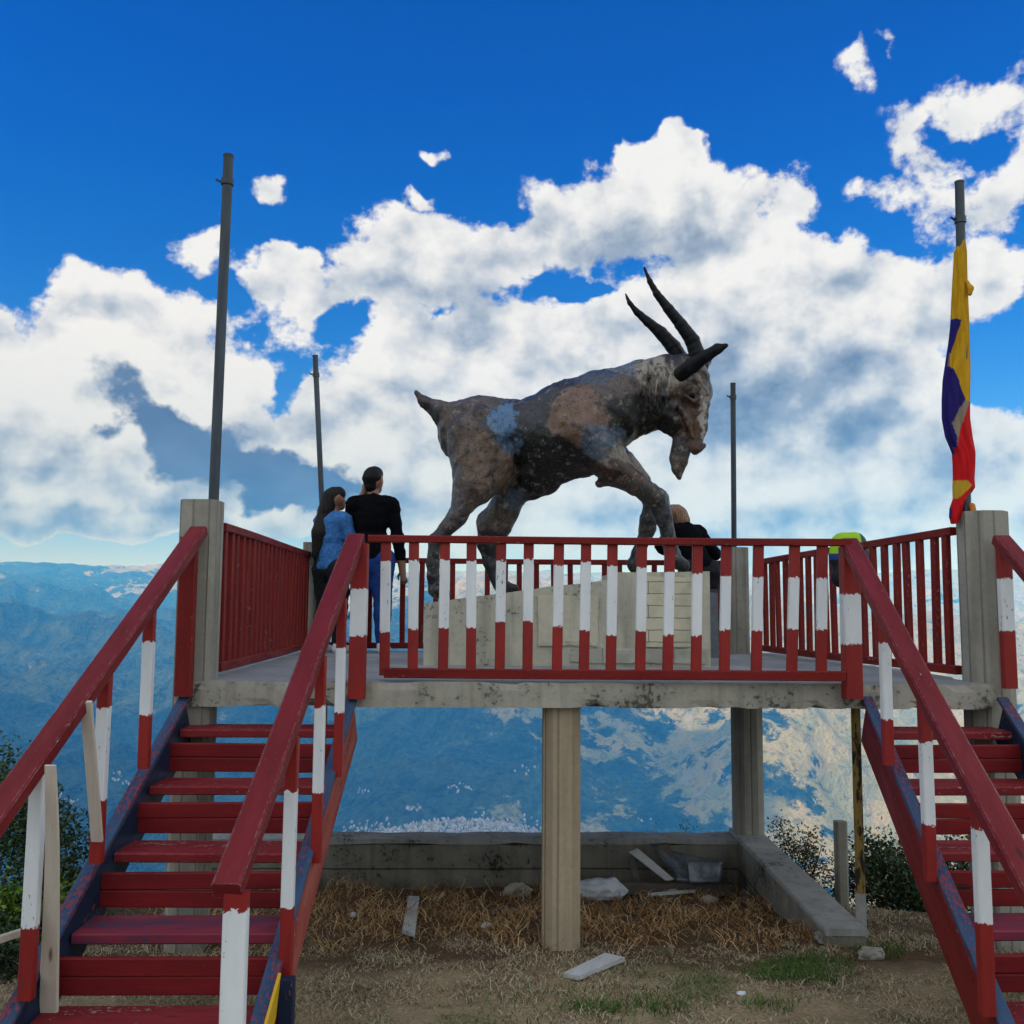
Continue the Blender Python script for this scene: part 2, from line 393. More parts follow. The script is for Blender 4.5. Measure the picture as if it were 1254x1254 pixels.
def banded_mat():
    m, t, b = new_mat('banded_paint', 0.5, 0.35)
    u = attr(t, 'uvw').outputs['Vector']
    sp = t.n('ShaderNodeSeparateXYZ', {0: attr(t, 'band').outputs['Vector']})
    z = t.n('ShaderNodeSeparateXYZ', {0: t.n('ShaderNodeNewGeometry').outputs['Position']}).outputs[2]
    P = t.n('ShaderNodeNewGeometry').outputs['Position']
    j = t.m('MULTIPLY', t.m('SUBTRACT', t.noise(P, 55, 3, .6), 0.5), 0.05)
    zz = t.m('ADD', z, j)
    w = t.m('MULTIPLY', t.mr(zz, t.m('SUBTRACT', sp.outputs[0], 0.0015), t.m('ADD', sp.outputs[0], 0.0015)),
            t.mr(zz, t.m('SUBTRACT', sp.outputs[1], 0.0015), t.m('ADD', sp.outputs[1], 0.0015), 1, 0))
    big = t.noise(t.v('MULTIPLY', u, (3, 9, 31)), 1.0, 4, 0.6)
    fine = t.noise(t.v('MULTIPLY', u, (30, 70, 31)), 1.0, 3, 0.6)
    g = t.noise(t.v('MULTIPLY', u, (2.5, 70, 31)), 1.0, 4, 0.6)
    red = t.mix(t.mr(big, 0.3, 0.7), (0.31, 0.016, 0.011), (0.20, 0.010, 0.010))
    wh = t.mix(t.mr(big, 0.3, 0.7), (0.78, 0.79, 0.81), (0.66, 0.68, 0.71))
    wh = t.mix(t.mr(g, 0.66, 0.8, 0, 0.3), wh, (0.35, 0.36, 0.38))
    c = t.mix(w, red, wh)
    c = t.mix(t.mr(t.m('ADD', t.m('MULTIPLY', fine, .65), t.m('MULTIPLY', big, .4)), 0.655, 0.675, 0, 0.85), c, (0.05, 0.04, 0.045))
    link(t, c, b.inputs['Base Color'])
    bump(t, b, t.m('ADD', g, t.m('MULTIPLY', w, 0.3)), 0.3, 0.003)
    return m
m_band = banded_mat()
def concrete_mat(name, col, col2, stain=(0.05, 0.045, 0.04), boards=0.0, stain_at=0.60, streak=True, courses=0.0):
    m, t, b = new_mat(name, 0.9, 0.2)
    P = t.n('ShaderNodeNewGeometry').outputs['Position']
    n1 = t.noise(P, 2.2, 6, 0.65); n2 = t.noise(P, 30, 4, 0.6)
    n3 = t.noise(t.v('MULTIPLY', P, (9, 9, 0.8)), 1.0, 5, 0.6)
    c = t.mix(t.mr(n1, 0.35, 0.65), col, col2)
    c = t.mix(t.mr(n2, 0.35, 0.75, 0, 0.35), c, tuple(q*0.55 for q in col))
    if streak: c = t.mix(t.mr(n3, 0.50, 0.72, 0, 0.55), c, tuple(q*0.45 for q in col2))
    c = t.mix(t.mr(t.m('ADD', t.m('MULTIPLY', n1, .55), t.m('MULTIPLY', n2, .5)), stain_at, stain_at+.06, 0, .85), c, stain)
    h = t.m('MULTIPLY_ADD', n2, 0.5, t.m('MULTIPLY', n1, 0.8))
    if boards:
        u = t.n('ShaderNodeSeparateXYZ', {0: attr(t, 'uvw').outputs['Vector']})
        s = t.m('PINGPONG', t.m('MULTIPLY', u.outputs[1], boards), 0.5)
        ln = t.mr(s, 0.0, 0.10, 1, 0)
        seed = t.m('FLOOR', t.m('MULTIPLY', u.outputs[1], boards))
        tone = t.n('ShaderNodeTexWhiteNoise', {'W': t.m('ADD', seed, 3.3)}, noise_dimensions='1D').outputs['Value']
        c = t.mix(t.m('MULTIPLY', tone, 0.3), c, tuple(q*0.5 for q in col))
        c = t.mix(t.m('MULTIPLY', ln, 0.38), c, stain)
        h = t.m('SUBTRACT', h, t.m('MULTIPLY', ln, 1.5))
    if courses:
        zz = t.n('ShaderNodeSeparateXYZ', {0: P}).outputs[2]
        q = t.m('PINGPONG', t.m('MULTIPLY_ADD', zz, 1/courses, t.m('MULTIPLY', n1, 0.12)), 0.5)
        ln = t.mr(q, 0.0, 0.045, 1, 0); c = t.mix(t.m('MULTIPLY', ln, 0.7), c, stain); h = t.m('SUBTRACT', h, t.m('MULTIPLY', ln, 2.0))
        low = t.mr(t.m('MULTIPLY_ADD', t.noise(P, 5, 4, .6), 0.5, zz), -1.66, -1.45, 0.75, 0)      # damp splashed soil at the foot
        c = t.mix(low, c, (0.045, 0.034, 0.024))
    link(t, c, b.inputs['Base Color'])
    bump(t, b, h, 0.5, 0.012)
    return m
m_col = concrete_mat('board_formed_concrete', (0.40, 0.375, 0.32), (0.27, 0.25, 0.215), boards=11.0, stain_at=.64)
m_slab = concrete_mat('slab_concrete', (0.46, 0.43, 0.36), (0.28, 0.265, 0.225), stain_at=.575)
m_floor = concrete_mat('deck_floor_concrete', (0.30, 0.30, 0.30), (0.20, 0.20, 0.205), stain_at=.66, streak=False)
m_wall = concrete_mat('mossy_block_concrete', (0.27, 0.255, 0.215), (0.13, 0.122, 0.10), stain=(0.018, 0.017, 0.014), stain_at=.60, courses=0.235)
m_cap = concrete_mat('wall_cap_concrete', (0.36, 0.355, 0.34), (0.24, 0.24, 0.23), stain_at=.60)
m_plinth = concrete_mat('plinth_plaster', (0.56, 0.52, 0.41), (0.38, 0.36, 0.295), stain=(0.09, 0.08, 0.065), stain_at=.60)
m_panel = concrete_mat('plinth_panel', (0.60, 0.55, 0.43), (0.50, 0.46, 0.36), stain=(0.12, 0.11, 0.09), stain_at=.64)
def steel_mat():
    m, t, b = new_mat('galvanised_steel', 0.45, 0.5)
    P = t.n('ShaderNodeNewGeometry').outputs['Position']
    n1 = t.noise(t.v('MULTIPLY', P, (14, 14, 1.5)), 1.0, 4, 0.6); n2 = t.noise(P, 60, 3, .6)
    c = t.mix(t.mr(n1, .3, .7), (0.07, 0.085, 0.105), (0.03, 0.038, 0.05)); c = t.mix(t.mr(n2, .62, .7, 0, .8), c, (0.06, 0.035, 0.02))
    link(t, c, b.inputs['Base Color']); b.inputs['Metallic'].default_value = 0.55
    return m
m_steel = steel_mat()
def rust_mat():
    m, t, b = new_mat('rusty_yellow_paint', 0.7, 0.3)
    P = t.n('ShaderNodeNewGeometry').outputs['Position']
    n1 = t.noise(t.v('MULTIPLY', P, (20, 20, 7)), 1.0, 4, 0.6)
    c = t.mix(t.mr(n1, .47, .53), (0.03, 0.018, 0.012), (0.26, 0.17, 0.045)); link(t, c, b.inputs['Base Color'])
    return m
m_rust = rust_mat()
def plain(name, col, rough=0.8, spec=0.3, noise=0.25, scale=20, metal=0.0, sheen=0.0):
    m, t, b = new_mat(name, rough, spec)
    n1 = t.noise(t.n('ShaderNodeTexCoord').outputs['Object'], scale, 4, .6)
    c = t.mix(t.mr(n1, .3, .7), tuple(q*(1-noise) for q in col), tuple(min(1, q*(1+noise)) for q in col)); link(t, c, b.inputs['Base Color'])
    bump(t, b, n1, 0.25, 0.006); b.inputs['Metallic'].default_value = metal
    return m

# ------------------------------------------------------------------ timber and prisms
_seed = random.Random(11)
def prism(name, p0, p1, prof, mat, parent=None, up=(0, 0, 1), wob=0.0, seg=None, band=None, smooth=False, taper=None):
    """a bar from p0 to p1 with the closed profile prof (list of (a, b): a sideways, b along up)"""
    p0, p1 = Vector(p0), Vector(p1); d = (p1-p0); L = d.length; d.normalize()
    up = Vector(up); side = d.cross(up)
    if side.length < 1e-4: side = d.cross(Vector((0, 1, 0)))
    side.normalize(); upv = side.cross(d)
    seg = seg or max(1, int(L/0.35)); k = len(prof)
    per = np.cumsum([0]+[math.dist(prof[i], prof[(i+1) % k]) for i in range(k)])
    sd = _seed.random()
    ph = [_seed.uniform(0, 6.3) for _ in range(4)]
    V, U, F = [], [], []
    for s in range(seg+1):
        f = s/seg; c = p0 + d*(L*f)
        c = c + side*(wob*(math.sin(f*L*2.1+ph[0])-math.sin(ph[0]))*0.6) + upv*(wob*(math.sin(f*L*1.7+ph[1])-math.sin(ph[1]))*0.6)
        tp = 1.0 if taper is None else 1+(taper-1)*f
        for i, (a, b) in enumerate(prof):
            V.append(c + side*(a*tp) + upv*(b*tp)); U.append((f*L, per[i] + sd*3, sd*7))
    for s in range(seg):
        for i in range(k):
            a, b = s*k+i, s*k+(i+1) % k
            F.append((a, a+k, b+k, b))
    n0 = len(V)
    for i, (a, b) in enumerate(prof): V.append(V[i].copy()); U.append((a, b+sd*3, sd*7))
    F.append(tuple(n0+i for i in range(k)))
    n1 = len(V)
    for i, (a, b) in enumerate(prof): V.append(V[seg*k+i].copy()); U.append((a, b+sd*3, sd*7))
    F.append(tuple(n1+k-1-i for i in range(k)))
    A = {'uvw': np.array(U)}
    if band is not None: A['band'] = np.tile(np.array([[band[0], band[1], 0]]), (len(V), 1))
    return mesh_obj(name, V, F, mat, parent, smooth, A)
def rect(w, h, c=0.005):
    w, h = w/2, h/2
    return [(-w+c, -h), (w-c, -h), (w, -h+c), (w, h-c), (w-c, h), (-w+c, h), (-w, h-c), (-w, -h+c)]
def rect0(w, h): return rect(w, h)
def box(name, lo, hi, mat, parent=None, c=0.006):
    lo, hi = Vector(lo), Vector(hi)
    return prism(name, ((lo.x+hi.x)/2, lo.y, (lo.z+hi.z)/2), ((lo.x+hi.x)/2, hi.y, (lo.z+hi.z)/2), rect(hi.x-lo.x, hi.z-lo.z, c), mat, parent)
def ngon(n, r, rot=0.0): return [(r*math.cos(rot+2*math.pi*i/n), r*math.sin(rot+2*math.pi*i/n)) for i in range(n)]
def rough_slab(name, lo, hi, mat, parent, nx, ny, nz, amp, top_mat=None):
    """a cast block with chipped arrises"""
    bm = bmesh.new(); bmesh.ops.create_cube(bm, size=1.0)
    def cuts(axis, n):
        for i in range(1, n):
            co = Vector((0, 0, 0)); co[axis] = -0.5+i/n; no = Vector((0, 0, 0)); no[axis] = 1
            bmesh.ops.bisect_plane(bm, geom=bm.verts[:]+bm.edges[:]+bm.faces[:], plane_co=co, plane_no=no)
    cuts(0, nx); cuts(1, ny); cuts(2, nz)
    lo, hi = np.array(lo), np.array(hi)
    V = np.array([v.co[:] for v in bm.verts]); edge = (np.abs(np.abs(V)-0.5) < 1e-4).sum(1)
    Pw = lo + (V+0.5)*(hi-lo)
    n = fbm(Pw[:, 0]*3.1, Pw[:, 1]*3.1, Pw[:, 2]*3.1, 4, .6)
    n2 = fbm(Pw[:, 0]*11, Pw[:, 1]*11, Pw[:, 2]*11, 3, .6)
    inw = -np.sign(V)*(np.abs(np.abs(V)-0.5) < 1e-4)
    k = np.where(edge >= 2, np.clip(n*1.5+n2, 0, 1.2)*amp*1.6, 0)
    Pw = Pw + inw*k[:, None]
    F = [[v.index for v in f.verts] for f in bm.faces]; top = [i for i, f in enumerate(bm.faces) if f.normal.z > 0.5]; bm.free()
    o = mesh_obj(name, Pw, F, mat, parent, attrs={'uvw': Pw})
    if top_mat:
        o.data.materials.append(top_mat)
        for i in top: o.data.polygons[i].material_index = 1
    return o

# ------------------------------------------------------------------ hilltop ground
def gz(x, y):
    x, y = np.asarray(x, float), np.asarray(y, float)
    z = -1.35 - 0.09*np.maximum(y+1.6, 0) - 0.03*np.maximum(y, 0)**1.5
    z = z - 0.42*np.maximum(y-1.0-0.35*np.clip(5.2-x, 0, 4), 0)*sstep(4.0, 4.6, x)
    z = z - 0.75*np.maximum(y-3.0, 0) - 0.28*np.maximum(-0.9-x, 0)**1.2 - 0.15*np.maximum(x-6, 0)**1.3
    z = z + 0.05*fbm(x*0.9, y*0.9, 0, 4) + 0.02*fbm(x*4, y*4, 1, 3)
    z = z + 0.07*sstep(0.15, 0.6, fbm(x*1.1+4, y*1.1, 2, 3))*sstep(-0.6, 0.2, y)
    return z
def build_ground():
    xs = np.concatenate([np.linspace(-14, -2, 40), np.linspace(-1.9, 5.5, 240), np.linspace(5.6, 18, 40)])
    ys = np.concatenate([np.linspace(-12, -2.6, 30), np.linspace(-2.55, 3.4, 200), np.linspace(3.5, 16, 40)])
    X, Y = np.meshgrid(xs, ys); Z = gz(X, Y)
    nx, ny = len(xs), len(ys)
    V = np.stack([X, Y, Z], -1).reshape(-1, 3)
    i = np.arange(ny-1)[:, None]*nx; j = np.arange(nx-1)[None, :]
    F = np.stack([i+j, i+j+1, i+nx+j+1, i+nx+j], -1).reshape(-1, 4)
    m, t, b = new_mat('dry_soil', 0.95, 0.1)
    P = t.n('ShaderNodeNewGeometry').outputs['Position']; sp = t.n('ShaderNodeSeparateXYZ', {0: P})
    n1 = t.noise(P, 1.3, 5, .6); n2 = t.noise(P, 9, 5, .65); n3 = t.noise(P, 60, 3, .6)
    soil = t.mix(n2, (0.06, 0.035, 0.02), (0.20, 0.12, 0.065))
    lawn = t.mix(n2, (0.26, 0.19, 0.11), (0.46, 0.35, 0.21))
    lawn = t.mix(t.mr(n1, .55, .68, 0, .75), lawn, (0.055, 0.085, 0.025))
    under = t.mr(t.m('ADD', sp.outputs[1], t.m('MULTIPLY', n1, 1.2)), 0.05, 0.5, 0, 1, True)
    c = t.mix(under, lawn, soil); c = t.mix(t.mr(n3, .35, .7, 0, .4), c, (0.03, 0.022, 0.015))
    link(t, c, b.inputs['Base Color']); bump(t, b, t.m('ADD', n2, n3), 0.7, 0.03)
    tag(mesh_obj('ground', V, F, m, smooth=True), 'dry grassy hilltop under the lookout', None, None, 'structure')
build_ground()

# ------------------------------------------------------------------ lookout deck
DW, DD, DT, YR = 4.59, 3.75, 0.145, 0.06
deck = empty('viewing_platform', (2.3, 1.8, -1.6), 'raised concrete deck on board formed columns carrying the goat statue', 'platform')
rough_slab('slab', (-0.09, 0.0, -DT), (DW, DD, 0.0), m_slab, deck, 70, 40, 3, 0.022, m_floor)
rough_slab('edge_beam', (0.3, 2.35, -DT-0.16), (DW-0.2, 2.58, -DT-0.002), m_slab, deck, 30, 2, 2, 0.012)
m_col2 = concrete_mat('warm_formed_concrete', (0.50, 0.40, 0.27), (0.38, 0.31, 0.22), boards=11.0, stain_at=.66)
def column(name, x, y, z0, z1, w, parent=None, ch=0.3, lab=None, mat=None):
    h = w/2; c = w*ch
    prof = [(-h+c, -h), (h-c, -h), (h, -h+c), (h, h-c), (h-c, h), (-h+c, h), (-h, h-c), (-h, -h+c)]
    o = prism(name, (x, y, z0), (x, y, z1), prof, mat or m_col, parent, up=(0, 1, 0), seg=8, wob=0.002)
    if lab: o['label'] = lab
    return o
XL = at_y(246, 700, 0.0).x; XR = at_y(1206, 700, 0.1).x
xc = at_y(692, 1000, 0.15).x; xbr = at_y(920, 950, 2.46).x; xbl = at_y(396, 890, 2.46).x
column('column', XL-0.036, 0.13, -1.9, 1.035, 0.212, deck, .14, 'tall square column standing at the left stair head')
column('column', XR+0.055, 0.20, -1.9, 1.02, 0.265, deck, .28, 'thick tall column with a flag at the right stair head')
column('column', xc, 0.17, -1.72, -DT+0.004, 0.215, deck, .24, mat=m_col2, lab='warm toned central column under the deck edge')
column('column', xbr, 2.462, -1.56, -DT-0.15, 0.235, deck, .27)
column('column', xbl, 2.462, -1.56, -DT-0.15, 0.10, deck, .2)
xq = at_y(905, 720, 3.5).x; xq2 = at_y(388, 720, 3.52).x
column('column', xq, 3.55, -0.12, at_y(905, 667, 3.55).z, 0.205, deck, .2)
column('column', xq2, 3.57, -0.12, at_y(388, 668, 3.57).z, 0.24, deck, .15)

# ------------------------------------------------------------------ foundation walls
fw = empty('foundation_wall', (xbr, 2.5, -1.9), 'low mossy concrete foundation wall behind the columns, topped with a pale cap', 'wall')
def blockwall(name, lo, hi, par):
    return rough_slab(name, lo, hi, m_wall, par, max(2, int((hi[0]-lo[0])/.12)), max(2, int((hi[1]-lo[1])/.12)), 3, 0.015)
zc = at_y(700, 1026, 2.36).z
blockwall('wall', (xbl-1.1, 2.36, -2.5), (xbr-0.12, 2.58, zc-0.045), fw)
rough_slab('cap', (xbl-1.1, 2.345, zc-0.043), (xbr-0.12, 2.60, zc), m_cap, fw, 30, 2, 1, 0.012)
xr1 = at_z(1060, 1137, zc).x; yr1 = at_z(1060, 1137, zc).y
rw = empty('foundation_wall', (xbr, 1.5, -1.9), 'concrete foundation wall running forward towards the rusty pole', 'wall')
def slant_wall(name, x0, x1, y0, y1, z0, z1, w, mat, par):
    return prism(name, (x0, y0, (z0+z1)/2), (x1, y1, (z0+z1)/2), rect(w, z1-z0, .01), mat, par, seg=24, wob=0.006)
slant_wall('wall', xbr+0.0, xr1-0.08, 2.60, yr1, -2.6, zc-0.01, 0.22, m_wall, rw)
slant_wall('cap', xbr+0.0, xr1-0.08, 2.60, yr1-0.01, zc-0.009, zc+0.03, 0.25, m_cap, rw)

# ------------------------------------------------------------------ flagpoles
def flagpole(label, pb, ptop, r, bracket=None, lean=None):
    b, tp = Vector(pb), Vector(ptop)
    o = empty('flagpole', b, label, 'pole', 'bare steel poles on the deck columns')
    prism('tube', b, tp, ngon(12, r), m_steel, o, up=(0, 1, 0), seg=6, smooth=True)
    d = (tp-b).normalized()
    prism('cap', tp, tp+d*0.012, ngon(12, r*1.08), m_steel, o, up=(0, 1, 0))
    if bracket:
        c = b + (tp-b)*bracket
        prism('collar', c-d*0.02, c+d*0.02, ngon(12, r*1.25), m_steel, o, up=(0, 1, 0))
        prism('hook', c+Vector((-r*1.2, 0, 0)), c+Vector((-r*1.2-0.03, -0.01, 0.012)), rect(.012, .012, .002), m_steel, o)
    return o
zt = at_y(261, 613, 0.14).z
flagpole('tall steel pole rising from the square column at the left stair', (at_y(261.5, 613, 0.14).x, 0.14, 1.03), at_y(274, 197, 0.14), 0.031, 0.925)
RPOLE_B, RPOLE_T = Vector((at_y(1183, 613, 0.20).x, 0.20, 1.015)), at_y(1169.5, 217, 0.20)
flagpole('steel pole with a knotted flag on the thick right column', RPOLE_B, RPOLE_T, 0.028, 0.885)
flagpole('thin leaning steel pole behind the couple at the rear left corner', at_y(397, 668, 3.57), at_y(383.5, 440, 3.57), 0.026, 0.9)
flagpole('thin steel pole on the rear column right of the goat head', at_y(899.5, 667, 3.55), at_y(895.5, 467, 3.55), 0.026, 0.92)

# ------------------------------------------------------------------ railings of the deck
def front_railing():
    a = at_z(456, 838, 0.045); b = at_z(1037, 823, 0.045); a.y = max(a.y, 0.06)
    ta = at_y(452, 662, a.y); tb = at_y(1042, 658.5, b.y)
    o = empty('front_railing', (a.x, a.y, 0), 'red and white picket railing along the front edge of the deck', 'railing')
    prism('top_rail', ta, tb, rect(.055, .042), m_red, o, wob=.004, seg=18)
    prism('bottom_rail', a, b, rect(.05, .056), m_red, o, wob=.003, seg=18)
    bars = [(473.5,690,776),(508,688,772),(545,687,770),(579.5,688,769),(614.5,687,762),(648.5,684.5,761),(684.5,691.5,766.5),(717.5,687,771),(750.5,692,776),(786.5,693.5,770.6),(820,698,775),(855,699.5,775.4),(889.5,702,768),(928.5,702.5,768),(972,703,766),(1008,703,766)]
    for k, (px, w0, w1) in enumerate(bars):
        f = (px-456)/(1037-456.); y = a.y + (b.y-a.y)*f + 0.012
        t = at_y(px + _seed.uniform(-1, 1), 660, y); bt = at_y(px, 836-14*f, y)
        zt_ = ta.z + (tb.z-ta.z)*f - .020
        prism('baluster', (bt.x, y, 0.03), (t.x, y, zt_), rect(.058, .036, .004), m_band, o, up=(0, 1, 0), wob=.003, seg=3,
              band=(at_y(px, w1, y).z, at_y(px, w0, y).z))
    for px, top, w0, w1, bot, w, y in ((440, 664, 724, 781, 858, .092, -0.052), (1047, 660, 722, 783, 850, .098, -0.05)):
        t = at_y(px, top, y); bb = at_y(px, bot, y)
        prism('newel_post', (bb.x, y, bb.z), (bb.x, y, t.z-0.02), rect(w, .085, .006), m_band, o, up=(0, 1, 0), wob=.003, seg=4,
              band=(at_y(px, w1, y).z, at_y(px, w0, y).z))
front_railing()
def side_railing(label, x0, y0, x1, y1, zt0, zt1, n, mat, zb=0.035, w=.055, th=.035, rail=.05):
    o = empty('side_railing', (x0, y0, 0), label, 'railing')
    prism('top_rail', (x0, y0, zt0-.025), (x1, y1, zt1-.025), rect(rail, .05), mat, o, wob=.004, seg=12)
    prism('bottom_rail', (x0, y0, zb+.022), (x1, y1, zb+.022), rect(rail, .055), mat, o, wob=.003, seg=12)
    d = Vector((x1-x0, y1-y0, 0)).normalized(); nrm = Vector((-d.y, d.x, 0))
    for k in range(n):
        f = (k+0.5)/n; j = _seed.uniform(-.012, .012)
        x, y = x0+(x1-x0)*f, y0+(y1-y0)*f
        p0 = Vector((x, y, zb)) + d*j; p1 = Vector((x, y, zt0+(zt1-zt0)*f-.03)) + d*(j+_seed.uniform(-.012, .012))
        prism('baluster', p0, p1, rect(th, w, .004), mat, o, up=d, wob=.004, seg=3)
    return o
xl0, xl1 = at_y(276, 740, 0.30).x, at_y(378, 740, 3.45).x
side_railing('closely set all red picket railing on the left side of the deck', xl0-0.02, 0.28, xl1, 3.44, at_y(276, 645, .28).z, at_y(379, 679, 3.44).z, 21, m_red)
xr0, xr1_ = at_y(1173, 740, 0.35).x, at_y(934, 740, 3.44).x
side_railing('all red picket railing on the right side of the deck', xr0, 0.35, xr1_, 3.42, at_y(1173, 638, .35).z, at_y(935, 681, 3.42).z, 20, m_red)
side_railing('dark red picket railing along the rear edge, seen behind the plinth', at_y(402, 740, 3.6).x, 3.6, at_y(893, 740, 3.6).x, 3.6, at_y(600, 684, 3.6).z, at_y(890, 683, 3.6).z, 24, m_red, .03, .05, .03, .045)

# ------------------------------------------------------------------ stairs
TAN = 0.5955
def stair(label, xs_l, xs_r, k, xrl, xrr, zrl, zrr, posts_l, posts_r, yend_l, yend_r, blue_side, n=7):
    o = empty('staircase', ((xs_l+xs_r)/2, -0.8, -1.0), label, 'staircase')
    X = lambda x0, y: x0 + k*(-y)
    yb = -2.75
    prof = rect(.05, .235, .006)
    for x0, inner, outer in ((xs_l, m_blue if blue_side != 'right' else m_red, None), (xs_r, m_salmon if blue_side != 'right' else m_blue, None)):
        zt_ = -0.10
        up = Vector((0, 1, 0)).cross(Vector((1, 0, 0)))
        prism('stringer', (X(x0, -0.004), -0.004, zt_-.135), (X(x0, yb), yb, zt_-.135+yb*TAN), prof, inner, o, wob=.005, seg=8)
        prism('edging', (X(x0, -0.004), -0.004, zt_+.018), (X(x0, yb), yb, zt_+.018+yb*TAN), rect(.062, .024, .004), m_bluetop, o, wob=.003, seg=10)
    il, ir = xs_l+.028, xs_r-.028
    rise, run = 0.231, 0.231/TAN
    for i in range(n):
        zt_ = -0.250 - i*rise; yf = -0.17 - i*run
        tl = prism('tread', (X(il, yf+.12), yf+.12+_seed.uniform(-.008, .008), zt_-.022), (X(ir, yf+.12), yf+.12+_seed.uniform(-.008, .008), zt_-.022), rect(.25, .044, .006), m_red_worn if i not in (3, 6) else m_treadblue, o, wob=.003, seg=6)
        zr = zt_ - rise + .098
        for dz in (-.0385, .0385):
            jz = _seed.uniform(-.004, .004)
            prism('riser', (X(il, yf-.13), yf-.105+_seed.uniform(-.004, .004), zr+dz+jz), (X(ir, yf-.13), yf-.105+_seed.uniform(-.004, .004), zr+dz+_seed.uniform(-.004, .004)), rect(.028, .073, .005), m_riser, o, wob=.003, seg=6)
    if blue_side != 'right':
        nx = at_y(230, 760, -.055).x
        prism('newel_post', (nx, -.055, at_y(230, 858, -.055).z), (nx, -.055, zrl-.05), rect(.095, .05, .006), m_red, o, up=(0, 1, 0), wob=.002)
    def rail(x0, z0, y0, y1, posts, xp, kink=0):
        p = lambda y: Vector((X(x0, y), y, z0 + (y+.05)*TAN))
        prism('handrail', p(y0)-Vector((0, 0, .032)), p(y1)-Vector((0, 0, .032)), rect(.10, .062, .008), m_rail, o, wob=.006, seg=8)
        for (px, w0, w1, bot, w) in posts:
            y = at_x(px, (w0+w1)/2, xp).y
            y = at_x(px, (w0+w1)/2, X(xp, y)).y; xx = X(xp, y)
            zb = at_x(px, bot, xx).z
            ztp = z0 + (y+.05)*TAN - .066
            prism('post', (xx, y, zb), (xx, y, ztp), rect(w*.76, .048, .005), m_band, o, up=(0, 1, 0), wob=.004, seg=3, band=(at_x(px, w1, xx).z, at_x(px, w0, xx).z))
    rail(xrl, zrl, -0.02, yend_l, posts_l[1:], posts_l[0]); rail(xrr, zrr, -0.02, yend_r, posts_r[1:], posts_r[0])
    return o
m_rail = paint_mat('handrail_paint', (0.20, 0.017, 0.019), (0.13, 0.009, 0.011), (0.42, 0.42, 0.44), 0.5, 0.69)
m_riser = paint_mat('riser_paint', (0.20, 0.012, 0.014), (0.12, 0.006, 0.009), (0.10, 0.04, 0.04), 0.55, 0.65)
m_treadblue = paint_mat('worn_tread_paint', (0.26, 0.03, 0.05), (0.12, 0.02, 0.045), (0.03, 0.05, 0.09), 0.6, 0.56)
ls = stair('wooden stair with red treads and blue left stringer at the left end of the deck', -0.072, 0.862, -0.0496, -0.03, 0.868, 0.86, 0.827,
      [-0.035, (182, 792, 881, 946, .07), (126, 874, 987, 1062, .07), (46, 850, 1141, 1226, .072)],
      [0.897, (416, 797, 877, 956, .062), (389, 872, 979, 1065, .062), (352, 980, 1124, 1222, .066), (284, 1133, 1330, 1420, .105)],
      -2.62, -2.24, 'left')
rs = stair('wooden stair with red stringers at the right end of the deck by the flag', 3.812, at_y(1236, 850, -.05).x, -0.1132, 3.727, at_y(1230, 650, -.05).x, 0.8255, 0.85,
      [3.755, (1091, 782, 875, 930, .066), (1147, 905, 1005, 1072, .066), (1220, 1013, 1127, 1236, .07)],
      [at_y(1235, 700, -.05).x, (1234, 700, 764, 834, .10)], -2.6, -2.6, 'right')

kb = [(-1.60, -.055), (-2.75, -.055), (-2.75, -.29), (-1.66, -.16)]
V = [(0.862-0.0496*(-y)+.027+t_, y, y*TAN+z) for t_ in (0.0, .012) for (y, z) in kb]
mesh_obj('kickboard', V, [(0, 1, 2, 3), (7, 6, 5, 4), (0, 4, 5, 1), (1, 5, 6, 2), (2, 6, 7, 3), (3, 7, 4, 0)], m_yellow, ls, attrs={'uvw': np.array([(v[1], v[2], .4) for v in V])})
prism('support_post', (0.862+.0496*-1.58+.06, -1.59, -1.50), (0.862+.0496*-1.58+.06, -1.59, -1.03), rect(.06, .05), m_blue, ls, up=(0, 1, 0))

